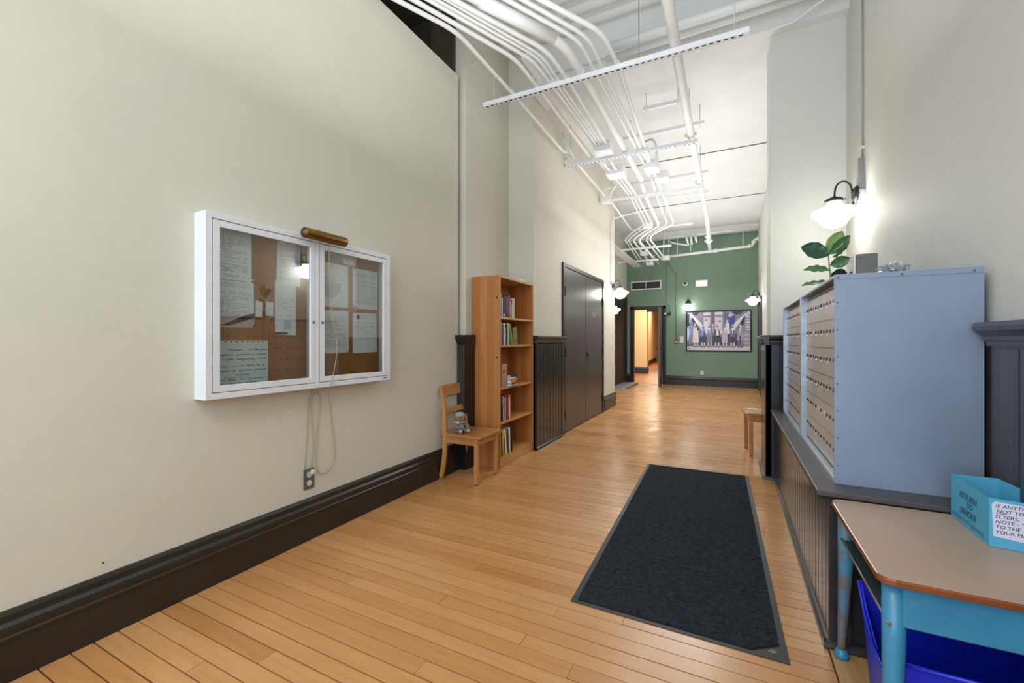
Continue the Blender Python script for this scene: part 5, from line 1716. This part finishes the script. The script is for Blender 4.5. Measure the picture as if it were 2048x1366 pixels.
part('pipe', MB().sweep(fillet([(-1.75, 12.25, 3.465), (-.52, 12.25, 3.515), (.36, 12.25, 3.560), (.47, 12.25, 3.575), (.505, 12.25, 3.72), (.66, 12.25, 3.735)], .06), .036, 18), M_PIPE, o)
part('coupling', MB().lathe([(.052, -.05), (.052, .05)], (-.36, 12.25, 3.523), 'x', 20), M_PIPE, o)
part('elbow_collar', MB().lathe([(.050, -.03), (.050, .03)], (.40, 12.25, 3.565), 'x', 20), M_PIPE, o)
part('elbow_collar', MB().lathe([(.050, -.03), (.050, .03)], (.49, 12.25, 3.66), 'z', 20), M_PIPE, o)
part('wall_collar', MB().lathe([(.055, -.015), (.055, .015)], (.58, 12.25, 3.733), 'x', 20), M_PIPE, o)
o = thing('crossing_pipe', 'upper thin white cross pipe in front of the green wall beam', 'pipe', (-.6, 12.10, 3.93), 'white overhead pipes and conduits')
part('pipe', MB().sweep([(-1.86, 12.10, 3.945), (.60, 12.10, 3.965)], .025, 16), M_PIPE, o)
part('stub', MB().sweep([(-1.5, 12.10, 3.86), (-1.35, 12.10, 3.78), (-1.0, 12.10, 3.70)], .02, 12), M_PIPE, o)
for i, xx in enumerate((-1.64, -1.50, -1.29, -.955, .255)):
    solo('hanger_rod', MB().sweep([(xx, 12.25, 3.50 + .02 * i), (xx, 12.25, 4.01)], .009, 8), M_PIPE, ['leftmost white drop rod above the lower cross pipe', 'white drop rod second from the left above the lower cross pipe', 'white drop rod left of the three stubby sprinkler drops', 'white drop rod directly under the three stubby sprinkler drops', 'white drop rod near the right end of the lower cross pipe'][i], 'rod', 'white hanger rods by the green wall')
for i, (xa, xb, zb) in enumerate(((-1.055, -.985, 3.68), (-.945, -.90, 3.685), (-.825, -.79, 3.73))):
    solo('sprinkler_drop', MB().sweep([(xa, 12.06, 3.95), ((xa + xb) / 2 - .01, 12.04, 3.82), (xb, 12.02, zb)], [.030, .030, .016], 14), M_PIPE, '%s of the three stubby white sprinkler drops under the upper cross pipe' % ('leftmost', 'middle', 'rightmost')[i], 'sprinkler', 'stubby sprinkler drops')
# slotted tray
ty = thing('cable_tray', 'wide flat perforated white cable tray at the left before the green wall', 'cable tray', (-2.3, 10.8, 3.24))
part('tray', MB().hexa([(-2.42, 8.9, 3.24), (-2.20, 8.9, 3.24), (-2.20, 12.2, 3.24), (-2.42, 12.2, 3.24), (-2.42, 8.9, 3.255), (-2.20, 8.9, 3.255), (-2.20, 12.2, 3.255), (-2.42, 12.2, 3.255)]), M_CHAN, ty)
mb = MB()
for i in range(40):
    for j in range(3):
        mb.box(-2.40 + j * .075, 8.95 + i * .08, 3.2388, -2.365 + j * .075, 8.965 + i * .08, 3.2405)
part('perforations', mb, M_OUT, ty, kind='stuff')
# junction boxes
JB = [((-1.48, 5.08, 3.49), (-1.28, 5.26, 3.60), 'pale junction box where five conduits end, left of the thick pipe'),
      ((-1.54, 5.86, 3.49), (-1.30, 6.10, 3.60), 'junction box behind the second strut channel on the left'),
      ((-1.04, 5.88, 3.49), (-.86, 6.12, 3.60), 'junction box on the right where the two right conduits end'),
      ((-.98, 6.40, 3.52), (-.80, 6.62, 3.62), 'large pull box behind the right junction box'),
      ((-1.93, 7.02, 3.50), (-1.76, 7.16, 3.58), 'small white box at the left end of the third strut channel'),
      ((-1.60, 8.95, 3.50), (-1.42, 9.10, 3.58), 'flat white box where the pipe bundle bends left'),
      ((-2.02, 10.98, 3.34), (-1.86, 11.14, 3.43), 'white box among the far pipes above the last strut channel'),
      ((-2.06, 12.05, 3.26), (-1.88, 12.28, 3.36), 'white box hanging below the pipe ends at the green wall'),
      ((-1.62, 11.88, 3.34), (-1.44, 12.04, 3.44), 'white box at the left end of the lower cross pipe')]
for lo, hi, lb in JB:
    o = solo('junction_box', MB().box(*lo, *hi), M_CHAN, lb, 'junction box', 'white overhead junction boxes', bevel=.002)
    child_of_solo('cover_plate', MB().box(lo[0] + .01, lo[1] + .01, lo[2] - .004, hi[0] - .01, hi[1] - .01, lo[2]), M_CHAN, o)
    for dx in (.02, hi[0] - lo[0] - .02):
        child_of_solo('screw', MB().lathe([(.004, 0), (.003, -.002)], (lo[0] + dx, lo[1] + .02, lo[2] - .004), 'z', 8), M_OUT, o)
# flexible loops
FL = [([(-.98, 5.62, 3.72), (-.88, 5.60, 3.74), (-.84, 5.66, 3.66), (-.86, 5.85, 3.56)], .013, plain('light_grey_flex', '#b9bbb9', '#a6a8a6', .5), 'grey flexible conduit looping into the right junction box'),
      ([(-1.96, 5.45, 3.62), (-1.90, 5.40, 3.66), (-1.84, 5.42, 3.60), (-1.82, 5.46, 3.56)], .011, M_PIPE, 'short white conduit loop by the left end of the second strut channel'),
      ([(-1.50, 5.50, 3.56), (-1.47, 5.70, 3.50), (-1.46, 5.88, 3.54)], .014, M_PIPE, 'flexible white tail hanging into the left junction box'),
      ([(-1.40, 5.48, 3.56), (-1.36, 5.66, 3.47), (-1.38, 5.88, 3.54)], .014, M_PIPE, 'second flexible white tail hanging into the left junction box'),
      ([(-1.77, 7.08, 3.55), (-1.70, 6.80, 3.55), (-1.55, 6.55, 3.58)], .012, M_PIPE, 'white conduit slanting from the small box up to the right')]
for pts, r, mt, lb in FL:
    solo('flexible_conduit', MB().sweep(fillet(pts, .08, 5), r, 10), mt, lb, 'conduit', 'short flexible conduits', base=(pts[-1][0], pts[-1][1], min(p[2] for p in pts)))
# beam clamp with chain near the ceiling
hg = thing('ceiling_hanger', 'dark slotted hanger strip dangling from the ribbed ceiling by a thin wire', 'hanger', (-.68, 3.75, 4.05))
part('strip', MB().sweep([(-.675, 3.60, ZT - .03), (-.66, 3.82, 4.18)], .012, 6), M_IRON, hg)
part('wire', MB().sweep([(-.69, 3.70, ZT - .03), (-.69, 3.70, 3.56)], .003, 6), M_OUT, hg)
# broad pipes near the upper right
o = thing('ceiling_pipe', 'thick white pipe crossing close to the beam at the upper right', 'pipe', (-.2, 4.05, 3.98), 'white overhead pipes and conduits')
part('pipe', MB().sweep([(-1.0, 4.05, 3.98), (.86, 4.05, 4.0)], .04, 18), M_PIPE, o)
o = thing('ceiling_pipe', 'white pipe crossing just behind the thick one at the upper right', 'pipe', (-.2, 4.22, 4.02), 'white overhead pipes and conduits')
part('pipe', MB().sweep([(-1.1, 4.22, 3.99), (.86, 4.22, 4.03)], .03, 16), M_PIPE, o)
solo('ceiling_wire', MB().sweep(fillet([(.30, 4.32, 3.90), (.45, 4.30, 3.88), (.62, 4.25, 3.95), (.80, 4.15, 3.98)], .1), .008, 8), M_PIPE, 'thin white cable sagging over the top of the right pier', 'cable')
# wide tray seen between the conduits
o = thing('flat_duct', 'flat pale duct strip running between the left conduits above the nearest channel', 'duct', (-1.53, 4.0, 3.60), None)
part('duct_strip', MB().box(-1.585, 3.30, 3.60, -1.50, 5.90, 3.64), M_PIPE, o)
